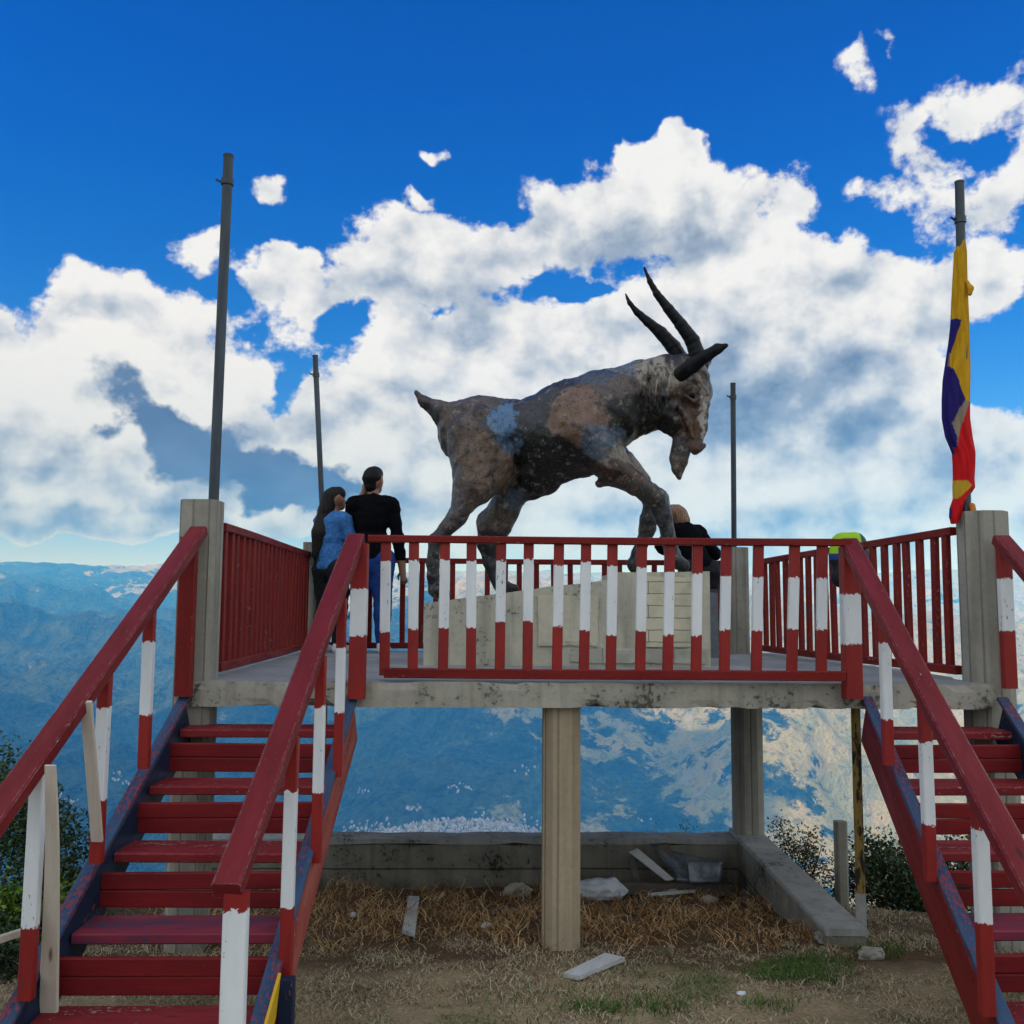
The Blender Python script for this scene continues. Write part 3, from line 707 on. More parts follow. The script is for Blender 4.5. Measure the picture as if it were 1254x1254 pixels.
# ------------------------------------------------------------------ rounded bodies: blended tapered limbs turned into one mesh
def limb_field(prims, lo, hi, h, k=0.03, noise=None):
    """prims: (p0, p1, r0, r1, yscale); one smooth union, each limb evaluated near itself"""
    lo, hi = np.array(lo), np.array(hi)
    n = np.ceil((hi-lo)/h).astype(int)+1
    ax = [lo[i]+h*np.arange(n[i]) for i in range(3)]
    D = np.full(tuple(n), 0.5, np.float32)
    for pr in prims:
        a, b = np.array(pr[0], float), np.array(pr[1], float); r0, r1 = pr[2], pr[3]; ys = pr[4] if len(pr) > 4 else 1.0
        kk = pr[5] if len(pr) > 5 else k
        rm = max(r0, r1)+0.12
        s = []
        for i in range(3):
            l, u = min(a[i], b[i])-rm, max(a[i], b[i])+rm
            i0, i1 = int(np.clip((l-lo[i])/h, 0, n[i]-1)), int(np.clip((u-lo[i])/h+2, 1, n[i])); s.append(slice(i0, i1))
        if any(q.stop <= q.start for q in s): continue
        X, Y, Z = np.meshgrid(ax[0][s[0]], ax[1][s[1]], ax[2][s[2]], indexing='ij')
        ab = b-a; abm = ab*np.array([1, 1/ys, 1]); L2 = max(abm@abm, 1e-9)
        px, py, pz = X-a[0], (Y-a[1])/ys, Z-a[2]
        t = np.clip((px*abm[0]+py*abm[1]+pz*abm[2])/L2, 0, 1)
        d = (np.sqrt((px-t*abm[0])**2+(py-t*abm[1])**2+(pz-t*abm[2])**2) - (r0+(r1-r0)*t))*min(1.0, ys*0.5+0.5)
        c = D[s[0], s[1], s[2]]
        hh = np.clip(0.5+0.5*(c-d)/kk, 0, 1)
        D[s[0], s[1], s[2]] = c*(1-hh)+d*hh - kk*hh*(1-hh)
    if noise is not None:
        m = np.abs(D) < 0.06
        X, Y, Z = np.meshgrid(*ax, indexing='ij')
        D[m] += noise(X[m], Y[m], Z[m]).astype(np.float32)
    return D, lo
def surface(D, lo, h):
    s = D < 0; n = D.shape
    c = [s[i:n[0]-1+i, j:n[1]-1+j, k:n[2]-1+k] for i in (0, 1) for j in (0, 1) for k in (0, 1)]
    tot = np.zeros(c[0].shape, np.int8)
    for q in c: tot += q
    cell = (tot > 0) & (tot < 8)
    I = np.argwhere(cell); idx = -np.ones(cell.shape, int); idx[cell] = np.arange(len(I))
    P = np.zeros((len(I), 3)); cnt = np.zeros(len(I))
    offs = [np.array((i, j, k)) for i in (0, 1) for j in (0, 1) for k in (0, 1)]
    for a in range(8):
        for b in range(a+1, 8):
            if np.abs(offs[a]-offs[b]).sum() != 1: continue
            ia, ib = I+offs[a], I+offs[b]
            da, db = D[tuple(ia.T)], D[tuple(ib.T)]; m = (da < 0) != (db < 0)
            t = da[m]/(da[m]-db[m]); P[m] += ia[m]+(ib[m]-ia[m])*t[:, None]; cnt[m] += 1
    P = P/cnt[:, None]
    F = []
    for ax in range(3):
        o1, o2 = [q for q in range(3) if q != ax]
        sl = [slice(None)]*3; sl[ax] = slice(0, n[ax]-1); A = s[tuple(sl)]
        sl[ax] = slice(1, n[ax]); B = s[tuple(sl)]
        E = np.argwhere(A != B); E = E[(E[:, o1] > 0) & (E[:, o2] > 0) & (E[:, o1] < n[o1]-1) & (E[:, o2] < n[o2]-1)]
        ins = A[tuple(E.T)]
        def g(d1, d2):
            q = E.copy(); q[:, o1] -= d1; q[:, o2] -= d2; return idx[tuple(q.T)]
        f = np.stack([g(1, 1), g(0, 1), g(0, 0), g(1, 0)], 1)
        flip = ins if ax != 1 else ~ins
        f[~flip] = f[~flip][:, ::-1]
        F.append(f)
    return lo+P*h, np.concatenate(F)
def body_mesh(name, prims, h, mat, parent=None, k=0.03, noise=None, color=None, cut=None, pad=0.06):
    A = np.array([p for pr in prims for p in (pr[0], pr[1])], float); r = max(max(p[2], p[3]) for p in prims)
    lo = A.min(0)-r-pad; hi = A.max(0)+r+pad
    D, lo = limb_field(prims, lo, hi, h, k, noise)
    if cut is not None:
        n = D.shape; ax = [lo[i]+h*np.arange(n[i]) for i in range(3)]
        X, Y, Z = np.meshgrid(*ax, indexing='ij'); D = np.maximum(D, cut(X, Y, Z).astype(np.float32))
    V, F = surface(D, lo, h)
    return mesh_obj(name, V, F, mat, parent, True, {'paint': color(V)} if color is not None else None)

# ------------------------------------------------------------------ plinth
PY0, PY1 = 1.50, 2.42
pl = empty('plinth', (at_y(696, 800, PY0).x, PY0, 0), 'pale plastered wedge shaped plinth under the goat statue', 'plinth')
def plinth():
    top = [(521,740),(600,729),(660,720),(705,714),(744,709),(756,707),(757.5,699),(790,698.5),(820,698),(850,697),(870,696)]
    pts = [at_y(x, y, PY0) for x, y in top]
    xs = [p.x for p in pts]; zs = [p.z for p in pts]
    X = sorted(set(list(np.linspace(xs[0], xs[-1], 60))+xs)); Z = np.interp(X, xs, zs)
    V, F = [], []; nz = 14; ys = np.linspace(PY0, PY1, 8)
    for i, x in enumerate(X):
        n = 0.008*float(fbm(x*5, 3, 1, 4)); ring = []
        for j in range(nz+1): ring.append((x, PY0, -0.02+(Z[i]+n+.02)*j/nz))
        for y in ys[1:]: ring.append((x, y, Z[i]+n))
        ring.append((x, PY1, -0.02)); V += ring
    k = nz+1+len(ys)-1+1
    for i in range(len(X)-1):
        for j in range(k-1): F.append((i*k+j, (i+1)*k+j, (i+1)*k+j+1, i*k+j+1))
    for b, rev in ((0, False), ((len(X)-1)*k, True)):
        f = [b+j for j in range(k)]; F.append(tuple(f if not rev else f[::-1]))
    bm = bmesh.new(); me = bpy.data.meshes.new('t'); me.from_pydata(V, [], F); bm.from_mesh(me); bmesh.ops.recalc_face_normals(bm, faces=bm.faces[:])
    V = [v.co[:] for v in bm.verts]; F = [[v.index for v in f.verts] for f in bm.faces]; bm.free()
    o = mesh_obj('block', V, F, m_plinth, pl)
    def panel(px0, px1, py0, py1, d, mat, name):
        a, b = at_y(px0, py1, PY0-d), at_y(px1, py0, PY0-d)
        return rough_slab(name, (a.x, PY0-d, a.z), (b.x, PY0+.01, b.z), mat, pl, 14, 1, 10, 0.006)
    panel(661, 734, 728, 791, .022, m_panel, 'plaque')
    panel(792, 848, 703.5, 790, .020, m_brick, 'tile_facing')
    panel(700, 868, 791.5, 811, .014, m_skirt, 'skirting')
def course_mat(name, pitch, vx, c1, c2):
    m, t, b = new_mat(name, 0.85, 0.25)
    P = t.n('ShaderNodeNewGeometry').outputs['Position']
    q = t.v('ADD', P, t.v('MULTIPLY', t.v('SUBTRACT', t.noise(P, 9, 2, .5, out=1), (.5, .5, .5)), (.014, .0, .014)))
    s = t.n('ShaderNodeSeparateXYZ', {0: q})
    uv = t.n('ShaderNodeCombineXYZ', {0: s.outputs[0], 1: s.outputs[2]}).outputs[0]
    br = t.n('ShaderNodeTexBrick', {'Vector': uv, 'Color1': c1+(1,), 'Color2': c2+(1,), 'Mortar': (0.13, 0.12, 0.10, 1), 'Scale': 1.0, 'Mortar Size': 0.003, 'Mortar Smooth': 0.2, 'Brick Width': vx, 'Row Height': pitch})
    n1 = t.noise(P, 4, 5, .65)
    c = t.mix(t.mr(n1, .45, .7, 0, .55), br.outputs[0], (0.16, 0.15, 0.12)); link(t, c, b.inputs['Base Color'])
    bump(t, b, t.m('SUBTRACT', n1, t.m('MULTIPLY', br.outputs[1], 0.8)), .5, .008); return m
m_brick = course_mat('pale_tile_courses', 0.088, 0.33, (0.64, 0.58, 0.43), (0.55, 0.50, 0.37))
m_skirt = course_mat('skirting_courses', 0.20, 0.26, (0.47, 0.45, 0.38), (0.36, 0.345, 0.29))
plinth()

# ------------------------------------------------------------------ goat statue
GY = 1.95; GS = 1/2.85
def gp(u, v, y=GY): return at_y(480+u*GS, 300+v*GS, y)
GR = GS*7.5/FPX
def chain(pts, ys=1.0, k=None):
    """pts: (u, v, r, y) in the measuring grid of the statue"""
    out = []
    for a, b in zip(pts[:-1], pts[1:]):
        pr = [gp(a[0], a[1], a[3]), gp(b[0], b[1], b[3]), a[2]*GR, b[2]*GR, ys]
        if k: pr.append(k)
        out.append(tuple(pr))
    return out
g0 = gp(0, 0); 
def uv_of(V):
    return (V[:, 0]-g0.x)/GR, (g0.z-V[:, 2])/GR
def goat_paint(V):
    u, v = uv_of(V); n = V*np.array([1, 1, 1])
    nz = lambda s, o=0, c=4: fbm(n[:, 0]*s+o, n[:, 1]*s+o*.7, n[:, 2]*s-o, c, .6)
    a, b, c, d = nz(2.6, 1), nz(4.5, 5), nz(9, 9), nz(22, 3, 3)
    uu, vv = u+50*b+30*c+22*d, v+50*a+30*c+18*nz(20, 11, 3)
    C = np.zeros((len(V), 3)); C[:] = (0.115, 0.088, 0.078)
    def put(m, col):
        m = np.clip(m, 0, 1)[:, None]; C[:] = C*(1-m)+np.array(col)*m
    E = lambda x, y, rx, ry, s=.10: sstep(1+s, 1-s, np.hypot((uu-x)/rx, (vv-y)/ry))
    put(sstep(-.1, .25, a), (0.165, 0.135, 0.12))
    put(sstep(.0, .2, b)*.75, (0.062, 0.066, 0.085))
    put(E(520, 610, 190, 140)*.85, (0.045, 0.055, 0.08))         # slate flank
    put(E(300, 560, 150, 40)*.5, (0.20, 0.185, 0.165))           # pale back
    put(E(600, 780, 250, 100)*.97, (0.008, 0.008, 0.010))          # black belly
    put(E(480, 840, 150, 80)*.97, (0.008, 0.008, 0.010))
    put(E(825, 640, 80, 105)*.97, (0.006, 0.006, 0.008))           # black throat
    put(E(340, 810, 110, 90)*.8, (0.205, 0.155, 0.125))          # thigh
    put(E(200, 900, 60, 130)*.7, (0.12, 0.115, 0.135))
    put(E(650, 640, 105, 110)*.9, (0.235, 0.165, 0.13))            # shoulder
    put(E(790, 520, 95, 60)*.8, (0.15, 0.13, 0.13))
    put(E(700, 480, 75, 45)*.7, (0.10, 0.15, 0.22))
    put(E(860, 440, 110, 45)*.85, (0.17, 0.23, 0.30))            # blue crest
    put(E(930, 470, 75, 80)*.9, (0.36, 0.35, 0.31))              # pale neck
    put(E(745, 735, 85, 65)*.9, (0.085, 0.13, 0.20))          # slate elbow
    put(E(850, 785, 140, 50, .2)*.85, (0.25, 0.235, 0.20))           # pale forearm
    put(E(770, 835, 110, 35)*.9, (0.075, 0.04, 0.026))
    put(E(930, 640, 85, 80)*.95, (0.010, 0.008, 0.008))
    put(E(1060, 640, 40, 75)*.8, (0.15, 0.08, 0.05))             # muzzle
    put(E(1040, 500, 45, 40)*.8, (0.30, 0.28, 0.24))             # brow
    put(E(1095, 610, 16, 90)*.9, (0.45, 0.45, 0.45))             # white blaze
    put(E(440, 915, 55, 35)*.9, (0.10, 0.14, 0.19))
    put(E(390, 650, 46, 62, .06), (0.115, 0.235, 0.40))           # light blue patch
    put(E(415, 735, 42, 30, .12)*.9, (0.085, 0.15, 0.24))
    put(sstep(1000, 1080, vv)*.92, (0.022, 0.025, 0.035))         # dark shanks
    put(E(340, 960, 75, 60)*.8, (0.10, 0.09, 0.08))
    put(E(950, 990, 60, 130)*.85, (0.04, 0.048, 0.062)); put(E(880, 960, 50, 80)*.8, (0.05, 0.048, 0.045))
    put(sstep(.18, .38, c)*sstep(.05, -.1, b)*.7, (0.012, 0.012, 0.015))
    put(sstep(.30, .42, d)*.55, (0.28, 0.25, 0.21)); put(sstep(.3, .45, -d)*.6, (0.02, 0.018, 0.018))
    neck = E(950, 490, 110, 90)*sstep(.1, .3, fbm(n[:, 0]*12, n[:, 1]*4, n[:, 2]*3+5, 3))
    put(neck*.9, (0.02, 0.02, 0.022))
    return (C**1.30)*np.array([1.28, 1.13, 1.06])
def goat_mat(name, dark=None):
    m, t, b = new_mat(name, 0.4, 0.4 if dark is None else 0.18)
    P = t.n('ShaderNodeNewGeometry').outputs['Position']
    n2 = t.noise(P, 70, 4, .65); n1 = t.noise(P, 11, 5, .65)
    base = attr(t, 'paint').outputs['Color'] if dark is None else t.mix(t.mr(n1, .35, .65), dark, tuple(q*2.6 for q in dark))
    c = t.mix(t.mr(n2, .56, .66, 0, .5), base, t.mix(.5 if dark is None else .06, base, (0.26, 0.22, 0.18)))
    c = t.mix(t.mr(n2, .3, .42, .55, 0), c, (0.012, 0.011, 0.012))
    if dark is None:
        cr = t.m('ABSOLUTE', t.m('SUBTRACT', t.noise(P, 6.5, 6, .68), .5)); c = t.mix(t.mr(cr, 0.005, 0.016, .6, 0), c, (0.006, 0.006, 0.007))
        fl = t.mr(t.noise(P, 15, 6, .7), .60, .615, 0, .55); c = t.mix(fl, c, (0.23, 0.20, 0.165))  # pale flaked paint, also put in as the statue's whitish highlights
        f2 = t.mr(t.noise(t.v('ADD', P, (7, 3, 1)), 8, 7, .7), .585, .60, 0, .75); c = t.mix(f2, c, (0.018, 0.019, 0.024))
    link(t, c, b.inputs['Base Color'])
    link(t, t.mr(n1, 0.3, .7, .25, .5), b.inputs['Roughness'])
    bump(t, b, t.m('MULTIPLY_ADD', n2, .4, n1), .55, .014); return m
m_goat = goat_mat('weathered_statue_paint'); m_horn = goat_mat('black_horn_paint', (0.0035, 0.0035, 0.0045))
goat = empty('goat_statue', gp(560, 1230), 'large weathered goat statue with tall black horns and flaking brown and blue paint', 'statue')
def build_goat():
    pr = []
    pr += chain([(268,655,120,1.95),(420,655,118,1.95),(520,676,160,1.95),(640,636,178,1.95),(740,578,150,1.95)], .80)
    pr += chain([(300,590,60,1.95),(480,590,50,1.95)], .8)
    pr += chain([(740,560,138,1.95),(850,512,112,1.95),(955,468,92,1.95),(1030,440,70,1.95)], .72)
    pr += chain([(770,600,116,1.95),(860,560,104,1.95)], .72)
    # head
    pr += chain([(1030,445,74,1.95),(1048,520,66,1.95)], .8)
    pr += chain([(965,560,76,1.95),(985,600,68,1.95),(1008,650,46,1.95)], .62)
    pr += chain([(1048,500,62,1.95),(1058,640,38,1.95),(1057,690,33,1.95)], .72)
    pr += chain([(1030,690,26,1.95),(1005,685,26,1.95)], .8, .015)                    # chin
    for yy in (1.845, 2.055):
        pr += chain([(1030,478,26,yy),(1072,500,24,yy+(.02 if yy < GY else -.02))], .8, .02)    # brow
        pr += chain([(1085,690,14,GY+(yy-GY)*.45),(1070,706,13,GY+(yy-GY)*.45)], 1, .012)       # nostril wing
    # shoulder, near and far
    for s in (-1, 1):
        yb = GY+s*.118
        pr += chain([(1008,448,17,yb),(1052,462,19,yb),(1084,505,15,GY+s*.10)], 1, .008)
        pr += chain([(1020,520,10,yb+s*.008),(1048,538,11,yb+s*.008),(1072,525,9,yb)], 1, .008)
        pr += chain([(1000,560,12,GY+s*.115),(1030,610,13,GY+s*.085),(1045,660,11,GY+s*.07)], 1, .012)
        for q in range(5): pr += chain([(880+q*22,430,7,GY+s*.20),(872+q*20,520,9,GY+s*.215),(880+q*16,585,6,GY+s*.20)], 1, .010)
        pr += chain([(265,575,30,GY+s*.16),(300,600,40,GY+s*.22)], 1, .03)
        pr += chain([(640,640,86,GY+s*.20),(655,590,70,GY+s*.20)], .9, .03)
        pr += chain([(640,640,60,GY+s*.24),(735,720,72,GY+s*.20)], .9)
    # near foreleg
    pr += chain([(700,700,83,1.78),(775,775,65,1.74),(850,828,43,1.71),(925,885,34,1.70)], 1.0, .02)
    pr += chain([(722,828,18,1.76),(760,800,45,1.75)], 1, .02)
    pr += chain([(930,885,38,1.70),(950,950,32,1.70),(968,1030,29,1.70),(985,1088,29,1.70)], 1.0, .02)
    pr += chain([(985,1095,32,1.69),(1022,1110,24,1.68)], 1.1, .015)
    # far foreleg
    pr += chain([(740,720,77,2.10),(860,825,43,2.15),(908,888,36,2.18),(890,985,33,2.18),(862,1065,25,2.18),(850,1105,27,2.18)], 1.0, .02)
    pr += chain([(850,1112,29,2.18),(868,1122,23,2.18)], 1.1, .015)
    # near hind leg
    pr += chain([(300,690,117,1.84),(280,838,70,1.75),(232,950,35,1.72),(163,1028,29,1.72)], .95, .025)
    pr += chain([(345,750,90,1.84),(292,860,60,1.77)], .95)
    pr += chain([(150,1030,24,1.72),(146,1120,22,1.72),(150,1195,24,1.72)], 1, .02)
    pr += chain([(155,1210,29,1.71),(190,1222,22,1.71)], 1.1, .015)
    # far hind leg
    pr += chain([(390,790,105,2.08),(430,865,51,2.12),(350,985,61,2.16),(338,1040,41,2.17),(345,1100,28,2.17),(375,1180,24,2.17)], 1.0, .03)
    pr += chain([(395,920,54,2.12),(375,985,51,2.15)], 1.0, .03)
    pr += chain([(380,1186,26,2.17),(428,1198,17,2.17)], 1.1, .015)
    pr += chain([(430,870,51,2.06),(520,790,86,1.98),(640,720,83,1.95)], .8)
    # tail
    pr += chain([(235,590,44,1.95),(165,585,36,1.95),(110,552,27,1.95),(80,520,14,1.95)], .8, .03)
    pr += chain([(165,600,30,1.95),(185,675,22,1.95)], .8, .03)
    noise = lambda x, y, z: 0.022*fbm(x*3.5, y*3.5, z*3.5, 2) + 0.024*np.abs(fbm(x*5.5, y*5.5, z*5.5, 2)) + 0.006*fbm(x*13, y*13, z*13, 3) + 0.012*np.abs(fbm(x*22, y*9, z*8, 2))
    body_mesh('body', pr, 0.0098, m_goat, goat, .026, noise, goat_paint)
    n2 = lambda x, y, z: 0.004*fbm(x*14, y*14, z*14, 3)
    hn = chain([(1062,385,29,1.87),(1040,325,26,1.865),(1000,270,22,1.86),(955,215,18,1.855),(915,165,13,1.85),(888,118,9,1.85),(868,72,4,1.85)], 1, .012)
    hf = chain([(1005,400,30,2.03),(975,350,27,2.035),(930,300,23,2.04),(885,262,17,2.045),(845,228,12,2.05),(818,195,8,2.05),(805,166,4,2.05)], 1, .012)
    ring = lambda x, y, z: 0.004*fbm(x*14, y*14, z*14, 3) + 0.0010*np.sin((z*1.2-x*.6)*90)
    body_mesh('horn', hn, .009, m_horn, goat, .012, ring); body_mesh('horn', hf, .009, m_horn, goat, .012, ring)
    er = chain([(998,445,26,1.82),(1040,412,27,1.76),(1090,378,22,1.70),(1130,352,18,1.665),(1157,340,9,1.65)], .42, .012)
    body_mesh('ear', er, .009, m_horn, goat, .012, n2)
    ef = chain([(1040,430,32,2.10),(1066,408,34,2.18),(1088,395,20,2.27),(1098,392,10,2.32)], .7, .012)
    body_mesh('ear', ef, .009, m_horn, goat, .012, n2)
    bd = chain([(1008,672,34,1.95),(992,738,27,1.95),(992,775,18,1.95),(1000,806,7,1.95)], .7, .012) + chain([(1020,700,22,1.95),(1012,750,17,1.95),(1003,800,7,1.95)], .8, .012)
    wv = lambda x, y, z: 0.006*fbm(x*30, y*30, z*7, 3)
    body_mesh('beard', bd, .008, m_goat, goat, .012, wv, goat_paint)
    for s in (-1, 1):
        c = gp(1042, 515, GY+s*.118)
        body_mesh('eye', [(c, c+Vector((.004, 0, 0)), .019, .019)], .006, m_horn, goat, .01)
build_goat()

# ------------------------------------------------------------------ people
m_skin = plain('skin', (0.27, 0.13, 0.085), .55, .4, .1)
m_hair = plain('black_hair', (0.006, 0.005, 0.006), .6, .2, .4, 60)
def strand_mat(name, c1, c2):
    m, t, b = new_mat(name, .6, .2)
    P = t.n('ShaderNodeNewGeometry').outputs['Position']
    n1 = t.noise(t.v('MULTIPLY', P, (120, 120, 9)), 1.0, 3, .6)
    c = t.mix(t.mr(n1, .35, .65), c1, c2); link(t, c, b.inputs['Base Color']); bump(t, b, n1, .4, .006); return m
m_dkhair = strand_mat('long_black_hair', (0.006, 0.005, 0.006), (0.022, 0.017, 0.016))
m_brhair = strand_mat('light_brown_hair', (0.13, 0.065, 0.04), (0.36, 0.21, 0.14))
m_black = plain('black_knit', (0.005, 0.005, 0.007), .95, .05, .3, 90)
m_jean = plain('blue_jeans', (0.012, 0.045, 0.21), .85, .2, .35, 60)
m_denim = plain('denim_shirt', (0.045, 0.16, 0.42), .85, .2, .35, 40)
m_shoe = plain('white_shoes', (0.62, 0.63, 0.66), .6, .3, .1)
m_pants = plain('black_trousers', (0.012, 0.012, 0.016), .85, .2, .3, 60)
def person(label, foot, H, yaw, arms, lean=(0, 0, 0), head_turn=0.0, female=False, top=m_black, legs=m_pants, hair=None, sitting=False, crouch=None, group=None, tilt=0.0):
    """a standing figure: one skinned body under its clothes. yaw 0 looks along +Y; arms: list of (elbow, hand) in units of H relative to the shoulder"""
    fx, fy, fz = foot; s = H
    cy_, sy_ = math.cos(yaw), math.sin(yaw)
    lx, ly = lean[0], lean[1]
    def P(x, y, z):
        f = max(0.0, (z-0.5))/0.5
        x2, y2 = x+lx*f, y+ly*f
        return Vector((fx+(x2*cy_-y2*sy_)*s, fy+(x2*sy_+y2*cy_)*s, fz+(z-lean[2]*f)*s))
    root = empty('person', (fx, fy, fz), label, 'person', group)
    w = .88 if female else .94
    sh = .112*w; hip = .056*(1.05 if female else 1)
    R_ = lambda q: q*s
    torso = [(P(0, 0, .53), P(0, .005, .62), R_(.078), R_(.070*w), .78), (P(0, .005, .62), P(0, 0, .74), R_(.070*w), R_(.086*w), .72), (P(0, 0, .74), P(0, -.005, .79), R_(.086*w), R_(.066*w), .75),
             (P(-sh*.8, 0, .795), P(sh*.8, 0, .795), R_(.045), R_(.045), .9), (P(-hip, 0, .50), P(hip, 0, .50), R_(.066), R_(.066), .95),
             (P(0, -.02, .70), P(0, -.02, .76), R_(.075*w), R_(.07*w), .7)]
    neck = [(P(0, -.002, .80), P(0, .012, .875), R_(.034), R_(.031), 1)]
    ht = head_turn; ch, sh_ = math.cos(ht), math.sin(ht)
    def Hd(x, y, z):
        z0 = z-.875; x, z0 = x*math.cos(tilt)-z0*math.sin(tilt), x*math.sin(tilt)+z0*math.cos(tilt)
        return P(x*ch-y*sh_, .014+x*sh_+y*ch, z0+.875)
    head = [(Hd(0, .0, .945), Hd(0, .005, .925), R_(.050), R_(.050), 1.08), (Hd(0, .022, .92), Hd(0, .036, .888), R_(.038), R_(.026), 1), (Hd(0, -.012, .94), Hd(0, -.012, .93), R_(.047), R_(.045), 1),
            (Hd(0, .055, .928), Hd(0, .066, .912), R_(.007), R_(.010), 1, .008), (Hd(-.048, .0, .935), Hd(-.05, -.004, .918), R_(.012), R_(.008), 1, .006), (Hd(.048, .0, .935), Hd(.05, -.004, .918), R_(.012), R_(.008), 1, .006),
            (Hd(-.018, .046, .942), Hd(.018, .046, .942), R_(.010), R_(.010), 1, .01), (Hd(-.012, .052, .896), Hd(.012, .052, .896), R_(.007), R_(.007), 1, .006)]
    legp, shoe = [], []
    for sd, (kx, ky, axx, ay) in zip((-1, 1), ((-.062, .01, -.066, 0), (.062, .01, .068, .0)) if not crouch else crouch):
        legp += [(P(sd*hip, 0, .49), P(kx, ky, .275), R_(.062), R_(.040), 1), (P(kx, ky, .275), P(kx*.5+axx*.5, ay-.012+ky*.3, .20), R_(.040), R_(.038), 1), (P(kx*.5+axx*.5, ay-.012+ky*.3, .20), P(axx, ay, .05), R_(.038), R_(.027), 1)]
        shoe += [(P(axx, ay-.02, .022), P(axx+sd*.012, ay+.085, .018), R_(.026), R_(.022), 1), (P(axx, ay-.01, .04), P(axx, ay+.02, .045), R_(.028), R_(.028), 1)]
    armp, hands = [], []
    for sd, (el, hd) in zip((-1, 1), arms):
        S = Vector((sd*sh, 0, .795)); Eb = S+Vector(el); Hn = S+Vector(hd)
        armp += [(P(*S), P(*Eb), R_(.036*w), R_(.028*w), 1), (P(*Eb), P(*(Eb+(Hn-Eb)*.96)), R_(.029*w), R_(.019*w), 1)]
        d = (Hn-Eb).normalized(); fl = Vector((0, 1, 0)) if abs(d.y) < .8 else Vector((0, 0, 1))
        palm0, palm1 = Hn, Hn+d*.045
        hands += [(P(*Eb), P(*Hn), R_(.022), R_(.0155), 1), (P(*palm0), P(*palm1), R_(.017), R_(.016), 1, .01)]
        ac = d.cross(fl).normalized(); fo = ac.cross(d)
        for q, ln in zip((-1.4, -.45, .45, 1.4), (.034, .042, .040, .030)):
            k0 = palm1+ac*(q*.0105); k1 = k0+(d*.8+fo*.35).normalized()*ln*.55; k2 = k1+(d*.4+fo*.8).normalized()*ln*.5
            hands += [(P(*k0), P(*k1), R_(.0062), R_(.0056), 1, .004), (P(*k1), P(*k2), R_(.0056), R_(.0046), 1, .004)]
        t0 = Hn+d*.008-ac*.012; t1 = t0+(d*.6-ac*.55+fo*.5).normalized()*.028; t2 = t1+(d*.9+fo*.3).normalized()*.022
        hands += [(P(*t0), P(*t1), R_(.0085), R_(.0068), 1, .005), (P(*t1), P(*t2), R_(.0066), R_(.005), 1, .004)]
    body_mesh('body', torso+neck+head+legp+armp+hands, .0085, m_skin, root, .016)
    grow = lambda L, g: [tuple(list(p[:2])+[p[2]+g, p[3]+g]+list(p[4:])) for p in L]
    wr = lambda a: (lambda x, y, z: a*fbm(x*9, y*9, z*14, 3)+a*.6*fbm(x*25, y*25, z*18, 2))
    zc_ = fz+.497*s
    sleeves = [p if i % 2 == 0 else (p[0], p[0].lerp(p[1], .93), p[2], p[3]+.004, 1) for i, p in enumerate(armp)]
    body_mesh('jumper', grow(torso[:4]+torso[5:], .014)+grow(sleeves, .012)+grow([(P(0, 0, .52), P(0, 0, .60), R_(.082), R_(.076), .82)], .012), .011, top, root, .03, wr(.014), cut=lambda X, Y, Z: zc_-Z)
    body_mesh('trousers', grow(torso[4:5], .010)+grow([(P(0, 0, .50), P(0, 0, .55), R_(.076), R_(.074), .8)], .008)+grow(legp, .013), .011, legs, root, .025, wr(.014))
    for q in (0, 2): body_mesh('shoe', grow(shoe[q:q+2], .004), .009, m_shoe, root, .012)
    if hair: body_mesh('hair', hair(Hd, P, R_), .008, *(m_hair_of[hair], root), k=.018, noise=lambda x, y, z: .004*fbm(x*40, y*40, z*12, 3), cut=(lambda X, Y, Z: Z*0-1))
    return root
def short_hair(Hd, P, R_):
    return [(Hd(0, -.008, .958), Hd(0, .012, .966), R_(.050), R_(.046), 1.05), (Hd(0, -.022, .935), Hd(0, -.026, .898), R_(.050), R_(.034), 1), (Hd(.03, -.01, .94), Hd(.036, 0, .92), R_(.026), R_(.012), 1), (Hd(-.03, -.01, .94), Hd(-.036, 0, .92), R_(.026), R_(.012), 1)]
def long_hair(Hd, P, R_):
    L = [(Hd(0, -.004, .955), Hd(0, .018, .962), R_(.053), R_(.046), 1.05), (Hd(0, -.03, .94), Hd(0, -.05, .86), R_(.052), R_(.050), 1)]
    L += [(Hd(0, -.05, .86), P(-.035, -.085, .72), R_(.052), R_(.045), .6), (P(-.035, -.085, .72), P(-.06, -.09, .58), R_(.045), R_(.018), .5), (P(-.05, -.09, .70), P(-.075, -.07, .54), R_(.025), R_(.008), .6), (Hd(-.045, -.0, .92), P(-.075, -.03, .78), R_(.024), R_(.02), .8)]
    return L
def brown_hair(Hd, P, R_):
    return [(Hd(0, -.006, .952), Hd(0, .012, .962), R_(.056), R_(.048), 1.05), (Hd(0, -.03, .935), Hd(0, -.036, .89), R_(.050), R_(.042), 1), (Hd(.02, -.03, .90), Hd(.03, -.02, .80), R_(.030), R_(.014), 1), (Hd(-.01, -.036, .89), Hd(-.01, -.03, .80), R_(.03), R_(.01), 1), (Hd(.04, -.02, .88), Hd(.055, -.0, .79), R_(.018), R_(.006), 1)]
m_hair_of = {short_hair: m_hair, long_hair: m_dkhair, brown_hair: m_brhair}
PYM = 3.22
mx = at_y(455, 800, PYM).x
zt_m = at_y(461, 574, PYM).z
person('man in a black jumper and blue jeans seen from behind, hand at his ear', (mx, PYM, 0), zt_m/1.005, 0.0,
       [((-.022, .05, -.165), (.045, .05, .06)), ((.035, .0, -.185), (.06, .03, -.355))], head_turn=-.5, top=m_black, legs=m_jean, hair=short_hair, group='couple at the rear left corner')
wx = at_y(407, 800, 3.30).x
